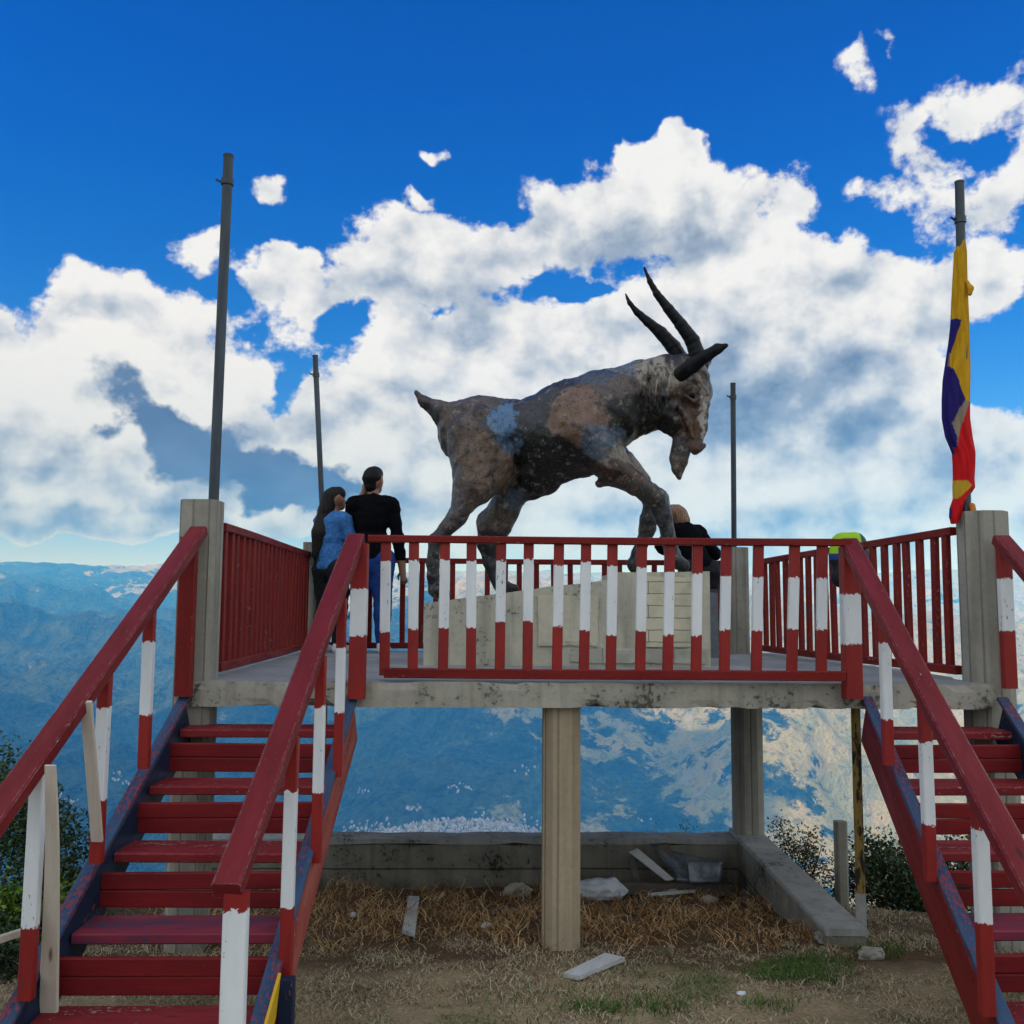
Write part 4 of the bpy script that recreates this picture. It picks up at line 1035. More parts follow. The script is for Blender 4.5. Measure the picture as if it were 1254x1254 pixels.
person('woman in a denim shirt with long black hair beside the man', (wx, 3.27, 0), at_y(412, 598, 3.27).z/1.01, -.55,
       [((-.03, .04, -.18), (.03, .13, -.28)), ((.03, .05, -.18), (.0, .15, -.27))], head_turn=-.65, female=True, top=m_denim, legs=m_pants, hair=long_hair, group='couple at the rear left corner')
bx = at_y(856, 780, 3.30).x
person('person with light brown hair and black top bowed over the rear rail', (bx, 3.18, 0), 1.52, 0.25,
       [((-.03, .14, -.10), (.02, .24, -.13)), ((.075, .04, -.16), (.03, .17, -.19))], lean=(-.075, .17, .10), head_turn=.35, female=True, top=m_black, legs=m_pants, hair=brown_hair, tilt=.1)

# ------------------------------------------------------------------ broken left handrail post, bare slat
def ground_at(px, py):
    d = ray(px, py); t = 2.0
    for _ in range(4000):
        p = C0 + d*t
        if p.z < float(gz(p.x, p.y)): break
        t += 0.004
    return C0 + d*t
sp = prism('split_plank', at_x(72, 1246, -0.10)+Vector((0, -.03, 0)), at_x(52, 940, -0.07), rect(.075, .022, .005), m_rawwood, None, up=(0, 1, 0), wob=.055, seg=12, taper=.55)
tag(sp, 'split bare wood plank leaning on the lowest left handrail post', 'plank')
sl_ = prism('bare_slat', at_x(119, 1040, -0.07)+Vector((0, .05, 0)), at_x(103, 868, -0.05)+Vector((0, .05, 0)), rect(.05, .018, .004), m_rawwood, None, up=(0, 1, 0), wob=.006, seg=5)
tag(sl_, 'narrow bare wood slat beside the middle left handrail post', 'slat')
so = prism('broken_offcut', at_x(-20, 1168, -0.25), at_x(38, 1148, -0.2), rect(.02, .03, .004), m_rawwood, None, wob=.01, seg=5)
tag(so, 'splintered pinkish offcut poking out left of the lowest post', 'offcut')

# ------------------------------------------------------------------ flag wrapped round the right pole
def build_flag():
    S = 154/420.
    def X(u): return 1100+u*S
    lv = [235,270,330,430,510,580,640,700,770,830,890,945,985,1030,1060,1100,1130,1160,1182]
    le = [200,182,180,176,173,166,158,150,147,148,160,184,187,188,187,189,179,178,186]
    ri = [216,222,224,229,234,237,239,240,240,241,250,261,261,259,262,236,222,212,203]
    n, k = 190, 96; V, C, F = [], [], []
    for i in range(n):
        v = lv[0]+(lv[-1]-lv[0])*i/(n-1); a, b = np.interp(v, lv, le), np.interp(v, lv, ri)
        py = 200+v*S
        L, Rr = at_y(X(a), py, .17), at_y(X(b), py, .17); cx, hw = (L.x+Rr.x)/2, max((Rr.x-L.x)/2, .012)
        dp = min(.055, .034+.25*hw)
        for j in range(k):
            th = 2*math.pi*j/k
            f = 1-0.26*(0.5+0.5*math.cos(th*4+v*.014+1.4*math.sin(v*.011)))-.10*(0.5+.5*math.cos(th*9-v*.022+math.sin(v*.03)))
            x = cx+hw*math.cos(th)*(f if abs(math.cos(th)) < .93 else 1); y = .195+dp*math.sin(th)*f
            z = L.z+.5*(Rr.z-L.z)
            V.append((x, y, z)); u = a+(b-a)*(x-cx+hw)/(2*hw)
            ub = np.interp(v, [495, 505, 560, 640, 700, 770], [170, 200, 184, 164, 188, 217])
            col = (0.62, 0.33, 0.008)
            if v > 497 and u < ub and v < 772: col = (0.018, 0.012, 0.15)
            if v >= 772:
                ur = np.interp(v, [760, 800, 880, 945, 960], [243, 222, 196, 188, 180])
                if u >= ur: col = (0.62, 0.008, 0.012)
                else:
                    ub2 = np.interp(v, [772, 800, 850, 900], [216, 196, 172, 190])
                    col = (0.018, 0.012, 0.15) if u < ub2 else (0.30, 0.23, 0.17)
                if v < 790 and u > 232: col = (0.018, 0.012, 0.15)
            if 1040 < v < 1100 and u < 240 - abs(v-1055)*.9 and u > 186: col = (0.60, 0.36, 0.03)
            if 1095 < v < 1135 and u > 225: col = (0.62, 0.60, 0.58)
            C.append(col)
    for i in range(n-1):
        for j in range(k): F.append((i*k+j, i*k+(j+1) % k, (i+1)*k+(j+1) % k, (i+1)*k+j))
    m, t, b = new_mat('flag_cloth', .8, .2)
    P = t.n('ShaderNodeNewGeometry').outputs['Position']; n1 = t.noise(P, 400, 2, .5); n2 = t.noise(t.v('MULTIPLY', P, (40, 40, 7)), 1, 4, .6)
    c = t.mix(t.mr(n2, .35, .7, 0, .3), attr(t, 'paint').outputs['Color'], (0.03, 0.02, 0.02), 'MULTIPLY'); link(t, c, b.inputs['Base Color']); bump(t, b, t.m('MULTIPLY_ADD', n1, .15, n2), .7, .012)
    o = mesh_obj('flag', V, F, m, None, True, {'paint': np.array(C)})
    tag(o, 'yellow, blue and red flag twisted tightly round the right steel pole', 'flag')
    kn = [(at_y(1185, 345, .15), at_y(1184, 352, .15), .018, .014, 1), (at_y(1180, 338, .17), at_y(1185, 346, .15), .014, .016, 1)]
    body_mesh('knot', kn, .006, plain('yellow_cloth', (0.60, 0.30, 0.02), .8), o, .01)
    hk = [(at_y(1190, 612, .16), at_y(1193, 620, .15), .02, .016, 1)]
    body_mesh('loose_end', hk, .006, plain('orange_cloth', (0.50, 0.18, 0.04), .8), o, .01)
build_flag()

# ------------------------------------------------------------------ bag over the right side railing, short grey post
def build_bag():
    f = 0.42; x, y = xr0+(xr1_-xr0)*f-.16, .35+(3.42-.35)*f
    f_px = lambda py: at_y(1041, py, y).z
    x = at_y(1041, 680, y).x
    o = empty('backpack', (x, y, f_px(712)), 'rounded lime, blue and black backpack slung on the right side railing', 'bag')
    z0, z1, z2, z3 = f_px(712), f_px(681), f_px(673), f_px(646)
    hw = abs(at_y(1067, 660, y).x-at_y(1016, 660, y).x)/2
    pr = [((x-hw*.35, y, z0+.07), (x+hw*.35, y, z0+.07), .085, .085, .8), ((x-hw*.42, y, (z1+z2)/2), (x+hw*.42, y, (z1+z2)/2), hw*.56, hw*.56, .62), ((x-hw*.25, y, z3-hw*.62), (x+hw*.25, y, z3-hw*.62), hw*.62, hw*.62, .62), ((x, y, z0+.10), (x, y, z2), .10, .12, .8)]
    def col(V):
        C = np.zeros((len(V), 3)); C[:] = (0.010, 0.010, 0.012)
        C[V[:, 2] > z1] = (0.012, 0.05, 0.22); C[V[:, 2] > z2] = (0.30, 0.55, 0.012)
        C[(V[:, 2] > z2) & (V[:, 0] > x+hw*.45)] = (0.03, 0.07, 0.07); C[(V[:, 2] > z2) & (V[:, 0] > x+hw*.85)] = (0.30, 0.50, 0.03)
        return C
    m, t, b = new_mat('bag_fabric', .65, .3); link(t, attr(t, 'paint').outputs['Color'], b.inputs['Base Color'])
    bump(t, b, t.noise(t.n('ShaderNodeNewGeometry').outputs['Position'], 25, 4, .6), .4, .01)
    body_mesh('pack', pr, .008, m, o, .04, lambda a, b_, c: .006*fbm(a*12, b_*12, c*12, 3), col)
    sp_ = [((x+hw*.8, y-.01, z2), (x+hw*1.02, y-.03, z1-.02), .012, .012, 1), ((x+hw*1.02, y-.03, z1-.02), (x+hw*.7, y-.02, z0+.05), .012, .012, 1)]
    body_mesh('strap', sp_, .006, plain('red_webbing', (0.35, 0.04, 0.02), .8), o, .01)
build_bag()
sx0, sx1 = at_y(868, 750, 2.75).x, at_y(880, 750, 2.75).x
sb = empty('short_post', ((sx0+sx1)/2, 2.75, 0), 'short grey square post standing right of the plinth', 'post')
box('shaft', (sx0, 2.71, 0.0), (sx1, 2.79, at_y(874, 722, 2.75).z), m_greymetal if 'm_greymetal' in globals() else plain('grey_metal', (0.13, 0.15, 0.17), .5, .4), sb)
box('cap', (sx0-.006, 2.704, at_y(874, 722, 2.75).z+.001), (sx1+.006, 2.796, at_y(874, 720, 2.75).z+.012), m_steel, sb)

# ------------------------------------------------------------------ posts and rubble below the deck
cp = column('concrete_stub', at_y(1035.5, 1050, 1.55).x, 1.55, -2.6, at_y(1035.5, 1000, 1.55).z, 0.085, None, .2)
tag(cp, 'slim pale concrete stub post between the bushes right of the wall', 'post')
rb_ = ground_at(1063, 1143)
rp = empty('rusty_pole', rb_, 'thin rusty pole with peeling yellow paint beside the right stair', 'pole')
prism('tube', rb_-Vector((0, 0, .1)), at_y(1051.0, 859, rb_.y), ngon(10, .028), m_rust, rp, up=(0, 1, 0), seg=8, wob=.004, smooth=True)
prism('foot', rb_-Vector((0, 0, .1)), rb_+Vector((-.004, 0, .26)), ngon(10, .031), m_cap, rp, up=(0, 1, 0))
def slab_on_ground(name, label, cat, corners, thick, mat, lift=(0, 0, 0, 0), par=None, n=10, bend=0.0):
    P = [ground_at(*c)+Vector((0, 0, .012+l)) for c, l in zip(corners, lift)]
    V, F = [], []
    for i in range(n+1):
        for j in range(n+1):
            s, t_ = i/n, j/n
            p = (P[0]*(1-s)+P[1]*s)*(1-t_)+(P[3]*(1-s)+P[2]*s)*t_
            z = bend*math.sin(s*math.pi)+.003*float(fbm(p.x*12, p.y*12, 0, 2))
            e = .006*float(fbm(p.x*40, p.y*40, 3, 2)) if i in (0, n) else 0
            V.append((p.x+e, p.y+e, p.z+z))
    m_ = (n+1)**2
    V += [(x, y, z-thick) for x, y, z in V]
    for i in range(n):
        for j in range(n):
            a = i*(n+1)+j; F += [(a, a+n+1, a+n+2, a+1), (m_+a, m_+a+1, m_+a+n+2, m_+a+n+1)]
    for q in range(n):
        for a, b in ((q, q+1), ((n)*(n+1)+q+1, n*(n+1)+q), ((q+1)*(n+1), q*(n+1)), (q*(n+1)+n, (q+1)*(n+1)+n)): F.append((a, b, m_+b, m_+a))
    U = np.array([(x*.8+y*.5, x*.7-y*.3+z, .37) for x, y, z in V])
    bm = bmesh.new(); me = bpy.data.meshes.new('t'); me.from_pydata(V, [], F); bm.from_mesh(me); bmesh.ops.recalc_face_normals(bm, faces=bm.faces[:]); F = [[v.index for v in f.verts] for f in bm.faces]; bm.free()
    o = mesh_obj(name, V, F, mat, par, attrs={'uvw': U}); 
    if label: tag(o, label, cat)
    return o
slab_on_ground('white_board', 'narrow white painted board lying in the dry vines left of the central column', 'board', [(507, 1104), (520, 1104), (515, 1158), (499, 1154)], .022, m_whitewood, (.02, .02, .05, .05))
slab_on_ground('white_board', 'short pale board lying in front of the central column', 'board', [(697, 1196), (717, 1202), (773, 1180), (748, 1175)], .022, m_whitewood, (.01, .02, .03, .03))
tag(prism('timber', at_y(762, 1085, 1.98), at_y(905, 1084, 2.02), rect(.09, .085, .008), m_greywood, None, wob=.01, seg=6), 'dark rotten timber lying along the back wall under the sheet metal', 'timber')
m_sheet, ts_, bs_ = new_mat('sheet_metal', .38, .5)
_n = ts_.noise(ts_.n('ShaderNodeNewGeometry').outputs['Position'], 6, 5, .65)
link(ts_, ts_.mix(ts_.mr(_n, .4, .62), (0.26, 0.30, 0.35), (0.10, 0.12, 0.14)), bs_.inputs['Base Color']); bs_.inputs['Metallic'].default_value = .5; bump(ts_, bs_, _n, .5, .02)
def leaning_sheet(name, label, cat, pix, y, thick, mat, bend=0.0, n=8):
    """a sheet propped against the back wall: four photo corners with their own depths"""
    P = [at_y(px, py, yy) for (px, py), yy in zip(pix, y)]
    V, F = [], []
    for i in range(n+1):
        for j in range(n+1):
            s, t_ = i/n, j/n; p = (P[0]*(1-s)+P[1]*s)*(1-t_)+(P[3]*(1-s)+P[2]*s)*t_
            V.append((p.x, p.y+bend*math.sin(t_*math.pi), p.z-bend*.8*math.sin(t_*math.pi)))
    m_ = (n+1)**2; V += [(a, b+thick, c-thick*.4) for a, b, c in V]
    for i in range(n):
        for j in range(n):
            a = i*(n+1)+j; F += [(a, a+n+1, a+n+2, a+1), (m_+a, m_+a+1, m_+a+n+2, m_+a+n+1)]
    for q in range(n):
        for a, b in ((q, q+1), (n*(n+1)+q+1, n*(n+1)+q), ((q+1)*(n+1), q*(n+1)), (q*(n+1)+n, (q+1)*(n+1)+n)): F.append((a, b, m_+b, m_+a))
    o = mesh_obj(name, V, F, mat, None, True, {'uvw': np.array([(a+c, b+c, .6) for a, b, c in V])})
    return tag(o, label, cat)
leaning_sheet('metal_sheet', 'curved blue grey metal sheet propped against the back wall', 'sheet', [(802, 1030), (836, 1076), (884, 1075), (892, 1050)], (2.30, 2.0, 2.0, 2.22), .006, m_sheet, .04)
leaning_sheet('white_board', 'white board slanting down from the wall onto the sheet metal heap', 'board', [(776, 1041), (822, 1076), (832, 1074), (786, 1036)], (2.2, 1.92, 1.95, 2.22), .03, m_whitewood)
leaning_sheet('weathered_board', 'weathered board leaning on the foot of the right foundation wall', 'board', [(911, 1090), (934, 1124), (952, 1120), (917, 1083)], (1.75, 1.15, 1.2, 1.78), .02, m_greywood)
def crumple(name, label, cat, px, py, sx, sy, sz, mat, seed):
    c = ground_at(px, py); V, F = ico(4)
    d = 1+.55*fbm(V[:, 0]*1.6+seed, V[:, 1]*1.6, V[:, 2]*1.6, 4, .6)
    V = V*d[:, None]*np.array([sx, sy, sz])+np.array(c)+np.array([0, 0, sz*.5])
    return tag(mesh_obj(name, V, F, mat), label, cat)
m_plast = plain('white_plastic', (0.62, 0.66, 0.72), .4, .4, .3, 9)
crumple('tarpaulin', 'crumpled white tarpaulin scrap by the back wall right of the central column', 'tarpaulin', 742, 1098, .19, .12, .10, m_plast, 2.0)
crumple('concrete_chunk', 'small concrete chunk lying at the near end of the foundation wall', 'rubble', 1029, 1150, .11, .07, .05, m_cap, 5.0)
crumple('paper_cup', 'small white litter scrap among the vines left of the board', 'litter', 440, 1125, .03, .02, .018, m_plast, 7.0)
crumple('plastic_scrap', 'torn clear plastic scrap between the board and the column', 'litter', 603, 1136, .035, .045, .018, m_plast, 8.0)
crumple('plastic_scrap', 'tiny white litter scrap on the grass before the right wall', 'litter', 916, 1214, .022, .02, .01, m_plast, 9.0)

for lb_, pix_, ys_, mt_ in (('grey plank tilted across the rubble beside the right foundation wall', [(868, 1100), (905, 1118), (912, 1112), (876, 1094)], (1.7, 1.35, 1.4, 1.75), m_greywood),
        ('broken white lath lying by the rotten timber in front of the sheet heap', [(800, 1096), (858, 1090), (858, 1086), (800, 1091)], (1.75, 1.85, 1.88, 1.78), m_whitewood),
        ('pale plank end propped on the wall behind the sheet metal', [(808, 1033), (826, 1062), (838, 1058), (822, 1029)], (2.28, 2.2, 2.22, 2.3), m_greywood),
        ('thin dark board sticking up from the heap against the back wall', [(776, 1048), (784, 1086), (792, 1085), (783, 1046)], (2.2, 1.95, 1.95, 2.2), m_greywood),
        ('faded board lying flat before the heap, right of the white tarpaulin', [(775, 1106), (832, 1101), (832, 1096), (775, 1101)], (1.62, 1.7, 1.74, 1.66), m_greywood),
        ('bluish tin strip hanging over the right end of the heap', [(848, 1050), (852, 1078), (889, 1078), (891, 1052)], (1.98, 1.9, 1.9, 1.98), m_sheet)):
    leaning_sheet('broken_plank' if mt_ is not m_sheet else 'tin_strip', lb_, 'plank' if mt_ is not m_sheet else 'sheet', pix_, ys_, .018, mt_)
for k_, (px_, py_, sz_, lb_) in enumerate(((830, 1096, .05, 'grey rubble lump in front of the rotten timber, left of the leaning board'), (874, 1102, .04, 'small rubble lump between the rotten timber and the right wall'), (640, 1096, .07, 'flat rubble lump at the back wall just left of the central column'), (1075, 1168, .05, 'pale rubble lump on the grass beside the foot of the rusty pole'))):
    o_ = crumple('rubble', lb_, 'rubble', px_, py_, sz_*1.5, sz_, sz_*.8, m_slab, 20.0+k_); o_['group'] = 'lumps of rubble by the walls'

# ------------------------------------------------------------------ grass and dead vines
rs_ = np.random.RandomState(3)
def strands(name, label, P, hgt, wid, bend, seg, col, curl=0.0, mat=None):
    """thin ribbons rooted at P (n,3)"""
    n = len(P); az = rs_.uniform(0, 2*np.pi, n); d = np.stack([np.cos(az), np.sin(az), 0*az], 1)
    fa = rs_.uniform(-.9, .9, n); w = np.stack([np.cos(fa), np.sin(fa), 0*fa], 1)
    pts = [P]; ang = rs_.uniform(.05, .5, n); p = P.copy()
    for s in range(seg):
        ang = ang + bend*rs_.uniform(.3, 1.3, n)/seg; az2 = rs_.normal(0, curl, n)
        d = np.stack([d[:, 0]*np.cos(az2)-d[:, 1]*np.sin(az2), d[:, 0]*np.sin(az2)+d[:, 1]*np.cos(az2), 0*az], 1)
        st = (hgt/seg)[:, None]; p = p + (d*np.sin(ang)[:, None]+np.array([0, 0, 1])*np.cos(ang)[:, None])*st
        p[:, 2] = np.maximum(p[:, 2], gz(p[:, 0], p[:, 1])+.004) if curl else p[:, 2]
        pts.append(p.copy())
    V, C = [], []
    for s, q in enumerate(pts):
        ww = (wid*(1-.8*s/seg))[:, None]*w; V += [q-ww, q+ww]; C += [col*(.8+.3*s/seg)]*2
    V = np.stack(V, 1).reshape(-1, 3); C = np.stack(C, 1).reshape(-1, 3); k = 2*(seg+1)
    base = np.arange(n)[:, None]*k
    F = np.concatenate([np.stack([base[:, 0]+2*s, base[:, 0]+2*s+1, base[:, 0]+2*s+3, base[:, 0]+2*s+2], 1) for s in range(seg)])
    o = mesh_obj(name, V, F, m_straw, None, False, {'paint': C}); tag(o, label, None, None, 'stuff'); return o
m_straw, t_s, b_s = new_mat('straw', .8, .15); link(t_s, attr(t_s, 'paint').outputs['Color'], b_s.inputs['Base Color'])
def scatter(n, x0, x1, y0, y1, keep=None):
    x, y = rs_.uniform(x0, x1, n), rs_.uniform(y0, y1, n)
    if keep is not None:
        m = keep(x, y) > rs_.uniform(0, 1, n); x, y = x[m], y[m]
    return np.stack([x, y, gz(x, y)-.005], 1)
def wall_clear(x, y): return (y < 2.33) & (x < xbr-.14+ (2.5-y)*.02)
def edge_f(x, y): return sstep(-.05, .45, y+.5*fbm(x*1.5, y*1.5, 9, 3))
P = scatter(20000, -.6, 3.7, -.75, 2.3, lambda x, y: edge_f(x, y)*wall_clear(x, y)*(.05+.95*sstep(-.18, .22, fbm(x*2.6, y*2.6, 4, 4)+.05))*(.45+.55*sstep(2.2, .6, y)))
n = len(P); c0 = np.array([(0.54, 0.30, 0.12), (0.32, 0.17, 0.07), (0.68, 0.49, 0.27), (0.11, 0.06, 0.033)])[rs_.randint(0, 4, n)]*rs_.uniform(.7, 1.15, (n, 1))
strands('dead_vines', 'tangle of dead brown vines and straw under the deck', P, rs_.uniform(.05, .30, n), rs_.uniform(.0018, .0042, n), 2.9, 7, c0, .8)
P = scatter(260000, -1.2, 6.0, -2.0, 1.4, lambda x, y: (1-.85*edge_f(x, y)*(x < 3.75))*(.45+.55*sstep(-.3, .3, fbm(x*2.2, y*2.2, 6, 3))))
n = len(P); g = sstep(.12, .42, fbm(P[:, 0]*1.3+7, P[:, 1]*1.3, 2, 3))[:, None]
c0 = np.array([(0.50, 0.40, 0.25), (0.34, 0.265, 0.165), (0.60, 0.50, 0.34), (0.19, 0.14, 0.085)])[rs_.randint(0, 4, n)]*rs_.uniform(.7, 1.1, (n, 1))
c0 = c0*(1-.7*g)+np.array((0.075, 0.13, 0.03))*.7*g
strands('grass', 'short dry grass of the hilltop', P, rs_.uniform(.025, .10, n)*sstep(-.5, .3, fbm(P[:, 0]*2.5, P[:, 1]*2.5, 1, 3)), rs_.uniform(.0014, .0036, n), 2.6, 3, c0)
tu = []
for (px, py, r, m_) in ((985, 1192, .15, 900), (1000, 1178, .14, 500), (733, 1236, .10, 160), (812, 1232, .14, 220), (1090, 1160, .12, 160), (950, 1228, .10, 120), (700, 1228, .3, 160)):
    c = ground_at(px, py); a, rr = rs_.uniform(0, 6.28, m_), r*np.sqrt(rs_.uniform(0, 1, m_))*rs_.uniform(.6, 1.4, m_)
    tu.append(np.stack([c.x+rr*np.cos(a)*1.6, c.y+rr*np.sin(a), gz(c.x+rr*np.cos(a)*1.6, c.y+rr*np.sin(a))], 1))
P = np.concatenate(tu); n = len(P); c0 = np.array((0.065, 0.12, 0.026))*rs_.uniform(.6, 1.5, (n, 1))
strands('green_tufts', 'tufts of fresh green grass on the dry lawn', P, rs_.uniform(.03, .09, n), rs_.uniform(.0015, .003, n), 1.1, 3, c0)

# ------------------------------------------------------------------ bushes
def leaf_mat(name, c1, c2):
    m, t, b = new_mat(name, .55, .35)
    c = t.mix(1.0, attr(t, 'paint').outputs['Color'], (1, 1, 1), 'MULTIPLY'); link(t, c, b.inputs['Base Color'])
    b.inputs['Transmission Weight'].default_value = 0.0
    return m
m_leaf = leaf_mat('leaves', 0, 0); m_stem = plain('twigs', (0.06, 0.045, 0.03), .9)
def bush(label, lobes, nleaf, size, col, group=None, seed=0, stems=26, long_=1.8, foot=None):
    """lobes: (centre, rx, ry, rz); leaves sit on twigs spread through the lobes with gaps between clusters"""
    q = np.random.RandomState(seed); base = foot or Vector((lobes[0][0][0], lobes[0][0][1], lobes[0][0][2]-lobes[0][3]))
    o = empty('bush', base, label, 'bush', group)
    wts = np.array([l[1]*l[2]*l[3] for l in lobes])**.8; wts /= wts.sum(); which = q.choice(len(lobes), max(8, nleaf//26), p=wts)
    u = q.normal(size=(len(which), 3)); u /= np.linalg.norm(u, axis=1)[:, None]; rad = q.uniform(.25, 1.12, len(which))**.6
    cl = np.array([lobes[w][0] for w in which])+u*rad[:, None]*np.array([lobes[w][1:4] for w in which])
    ci = q.randint(0, len(cl), nleaf); spread = size*3.2
    P = cl[ci]+q.normal(0, spread, (nleaf, 3))*np.array([1, 1, .9])
    d = q.normal(size=(nleaf, 3)); d[:, 2] = np.abs(d[:, 2])*.6; d /= np.linalg.norm(d, axis=1)[:, None]
    e = np.cross(d, q.normal(size=(nleaf, 3))); e /= np.linalg.norm(e, axis=1)[:, None]; nn = np.cross(d, e)
    L = size*q.uniform(.6, 1.3, nleaf)[:, None]*long_; Wd = size*q.uniform(.35, .6, nleaf)[:, None]
    V = np.stack([P, P+d*L*.5+e*Wd+nn*Wd*.25, P+d*L-nn*Wd*.3, P+d*L*.5-e*Wd+nn*Wd*.25], 1).reshape(-1, 3)
    F = np.arange(nleaf*4).reshape(-1, 4)
    tone = q.uniform(.5, 1.5, len(cl))[ci]*q.uniform(.75, 1.25, nleaf)
    C = np.repeat(np.array(col)[None]*tone[:, None]*np.stack([q.uniform(.8, 1.5, nleaf), np.ones(nleaf), q.uniform(.6, 1.1, nleaf)], 1), 4, 0)
    mesh_obj('foliage', V, F, m_leaf, o, False, {'paint': C})
    pr = []
    for k in range(stems):
        c = Vector(cl[q.randint(len(cl))]); b0 = base+Vector((q.normal()*.08, q.normal()*.08, 0)); mid = b0.lerp(c, .5)+Vector((q.normal()*.05, q.normal()*.05, .05))
        pr += [(b0, mid, .009, .006), (mid, c, .006, .003)]
    V, F = [], []
    for (a, b, r0, r1) in pr:
        dd = (b-a).normalized(); s = dd.cross(Vector((.3, .9, .1))).normalized(); t_ = dd.cross(s); i0 = len(V)
        for p, r in ((a, r0), (b, r1)):
            for j in range(5): V.append(p+s*r*math.cos(j*1.2566)+t_*r*math.sin(j*1.2566))
        for j in range(5): F.append((i0+j, i0+(j+1) % 5, i0+5+(j+1) % 5, i0+5+j))
    mesh_obj('stem', V, F, m_stem, o); return o
def lobe(px, py, y, rpx, rpy, ry=None):
    c = at_y(px, py, y); s = (y-CAM[1])/FPX; return (tuple(c), rpx*s, ry or rpx*s, rpy*s)
bush('dark leafy bush filling the lower left corner beyond the stair', [lobe(10, 1010, .9, 60, 60), lobe(70, 1060, .8, 45, 60), lobe(0, 950, 1.1, 22, 40), lobe(75, 1160, .7, 40, 80), lobe(10, 1190, .6, 60, 70), lobe(60, 1120, .7, 60, 50)], 19000, .019, (0.032, 0.066, 0.020), 'dark bushes round the lookout', 1, foot=Vector((-1.5, .8, -2.2)))
bush('low dark creeper on the ground at the lower left frame edge', [lobe(8, 1195, -.25, 40, 55), lobe(30, 1240, -.4, 45, 40), lobe(-30, 1215, -.3, 50, 60)], 7000, .016, (0.022, 0.045, 0.016), 'dark bushes round the lookout', 9, 14, 2.2, foot=Vector((-1.35, -.3, -1.6)))
bush('bright green low plant by the lowest left post', [lobe(15, 1125, .35, 34, 22), lobe(75, 1110, .35, 22, 22)], 1500, .017, (0.085, 0.17, 0.012), None, 2, 14, 2.2, foot=Vector((-1.45, .35, -1.95)))
bush('dark leafy bush between the pale stub post and the right stair', [lobe(1085, 1080, 1.9, 50, 42), lobe(1120, 1090, 1.8, 40, 36), lobe(1070, 1050, 2.0, 26, 30), lobe(1105, 1040, 2.1, 22, 22), lobe(1160, 1080, 1.9, 50, 40)], 13000, .018, (0.030, 0.058, 0.022), 'dark bushes round the lookout', 3, foot=Vector((4.7, 1.9, -2.3)))
bush('sparse shrub with thin twigs just right of the foundation wall corner', [lobe(975, 1045, 2.9, 26, 32), lobe(1005, 1062, 2.6, 26, 30), lobe(962, 1020, 3.0, 12, 18), lobe(995, 1028, 2.9, 14, 20)], 2600, .015, (0.022, 0.042, 0.018), None, 4, 22, foot=Vector((4.3, 2.8, -2.5)))
bush('small twiggy sprigs peeping over the back wall', [lobe(820, 1020, 3.0, 22, 9), lobe(852, 1018, 3.0, 16, 9)], 220, .013, (0.03, 0.05, 0.02), None, 5, 12, foot=Vector((3.3, 3.0, -2.3)))
bush('bushes glimpsed through the treads of the right stair', [lobe(1215, 1050, 2.2, 60, 30)], 2500, .018, (0.022, 0.042, 0.016), 'dark bushes round the lookout', 6, 12, foot=Vector((5.7, 2.2, -2.6)))

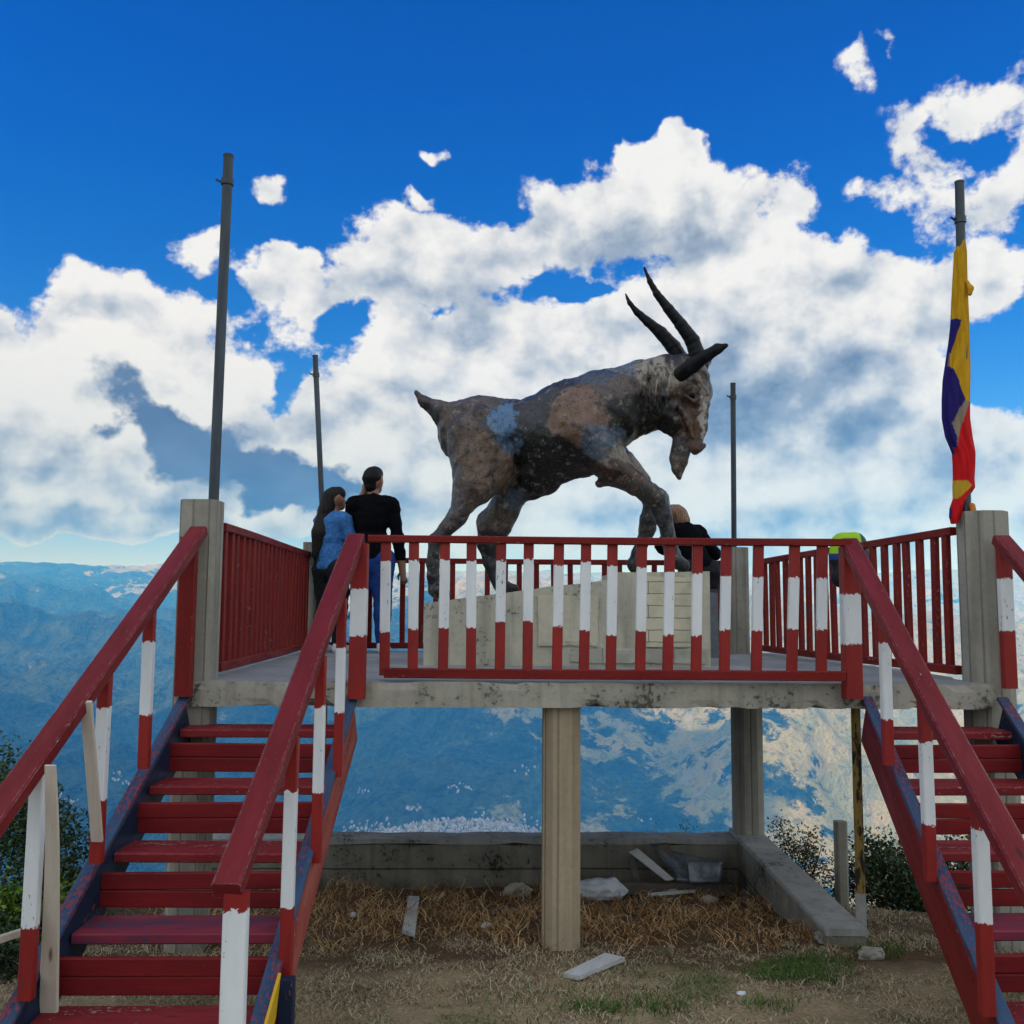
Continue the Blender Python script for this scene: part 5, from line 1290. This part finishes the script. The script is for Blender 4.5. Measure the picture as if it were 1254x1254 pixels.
# ------------------------------------------------------------------ far town in the valley
def hill_hits(spots):
    d = np.array([tuple(ray(*p)) for p in spots]); lo = np.full(len(d), 2600.0); hit = np.zeros(len(d), bool); hi = lo.copy()
    def above(tt):
        P = np.array(C0)+d*tt[:, None]; return P[:, 2] > hills_height(P[:, 0]-CAM[0], P[:, 1]-CAM[1])
    tt = lo.copy()
    for _ in range(75):
        nt = tt*1.03; ab = above(nt); new = ~ab & ~hit; hi[new] = nt[new]; lo[new] = tt[new]; hit |= ~ab; tt = np.where(hit, tt, nt)
    for _ in range(9):
        mid = (lo+hi)/2; ab = above(mid); lo = np.where(ab, mid, lo); hi = np.where(ab, hi, mid)
    return np.array(C0)+d*hi[:, None], hit
def town(name, label, spots, smin, smax, seed):
    q = random.Random(seed); V, F, C = [], [], []
    for p, ok in zip(*hill_hits(spots)):
        if not ok: continue
        w, l, h = q.uniform(smin, smax), q.uniform(smin, smax*1.4), q.uniform(4, 9)*smin/9; a = q.uniform(-.4, .4)
        ca, sa = math.cos(a), math.sin(a); i0 = len(V)
        for (x, y, z) in ((-w, -l, -8), (w, -l, -8), (w, l, -8), (-w, l, -8), (-w, -l, h), (w, -l, h), (w, l, h), (-w, l, h), (0, -l, h+w*.5), (0, l, h+w*.5)):
            x, y = x/2, y/2; V.append((p[0]+x*ca-y*sa, p[1]+x*sa+y*ca, p[2]+z))
        F += [tuple(i0+k for k in f) for f in ((0, 1, 5, 8, 4), (1, 2, 6, 5), (2, 3, 7, 9, 6), (3, 0, 4, 7), (4, 8, 9, 7), (8, 5, 6, 9))]
        c = q.choice([(0.50, 0.49, 0.48), (0.36, 0.35, 0.34), (0.42, 0.35, 0.30), (0.22, 0.19, 0.17)]); C += [c]*10
    m, t, b = new_mat('town_walls', .9, .1); link(t, attr(t, 'paint').outputs['Color'], b.inputs['Base Color'])
    tag(mesh_obj(name, V, F, m, None, False, {'paint': np.array(C)}), label, None, None, 'stuff')
q = random.Random(5); spots = []
while len(spots) < 1500:
    x, y = q.uniform(445, 700), q.uniform(1000, 1030)
    f = (x-575)/125.
    if y > 1001+24*abs(f)**1.7+q.uniform(0, 4): spots.append((x, y))
for (cx, cy, n_, sx, sy) in ((455, 1018, 50, 14, 4), (512, 992, 14, 4, 2), (452, 972, 8, 5, 2), (620, 1008, 40, 50, 5), (60, 985, 26, 26, 3), (25, 1018, 34, 24, 4), (150, 960, 12, 8, 3), (565, 965, 14, 14, 3), (645, 940, 8, 10, 3), (790, 1000, 5, 12, 3)):
    spots += [(q.gauss(cx, sx), q.gauss(cy, sy)) for _ in range(n_)]
town('town', 'pale houses of a far town spread over the valley floor', spots, 5, 11, 8)
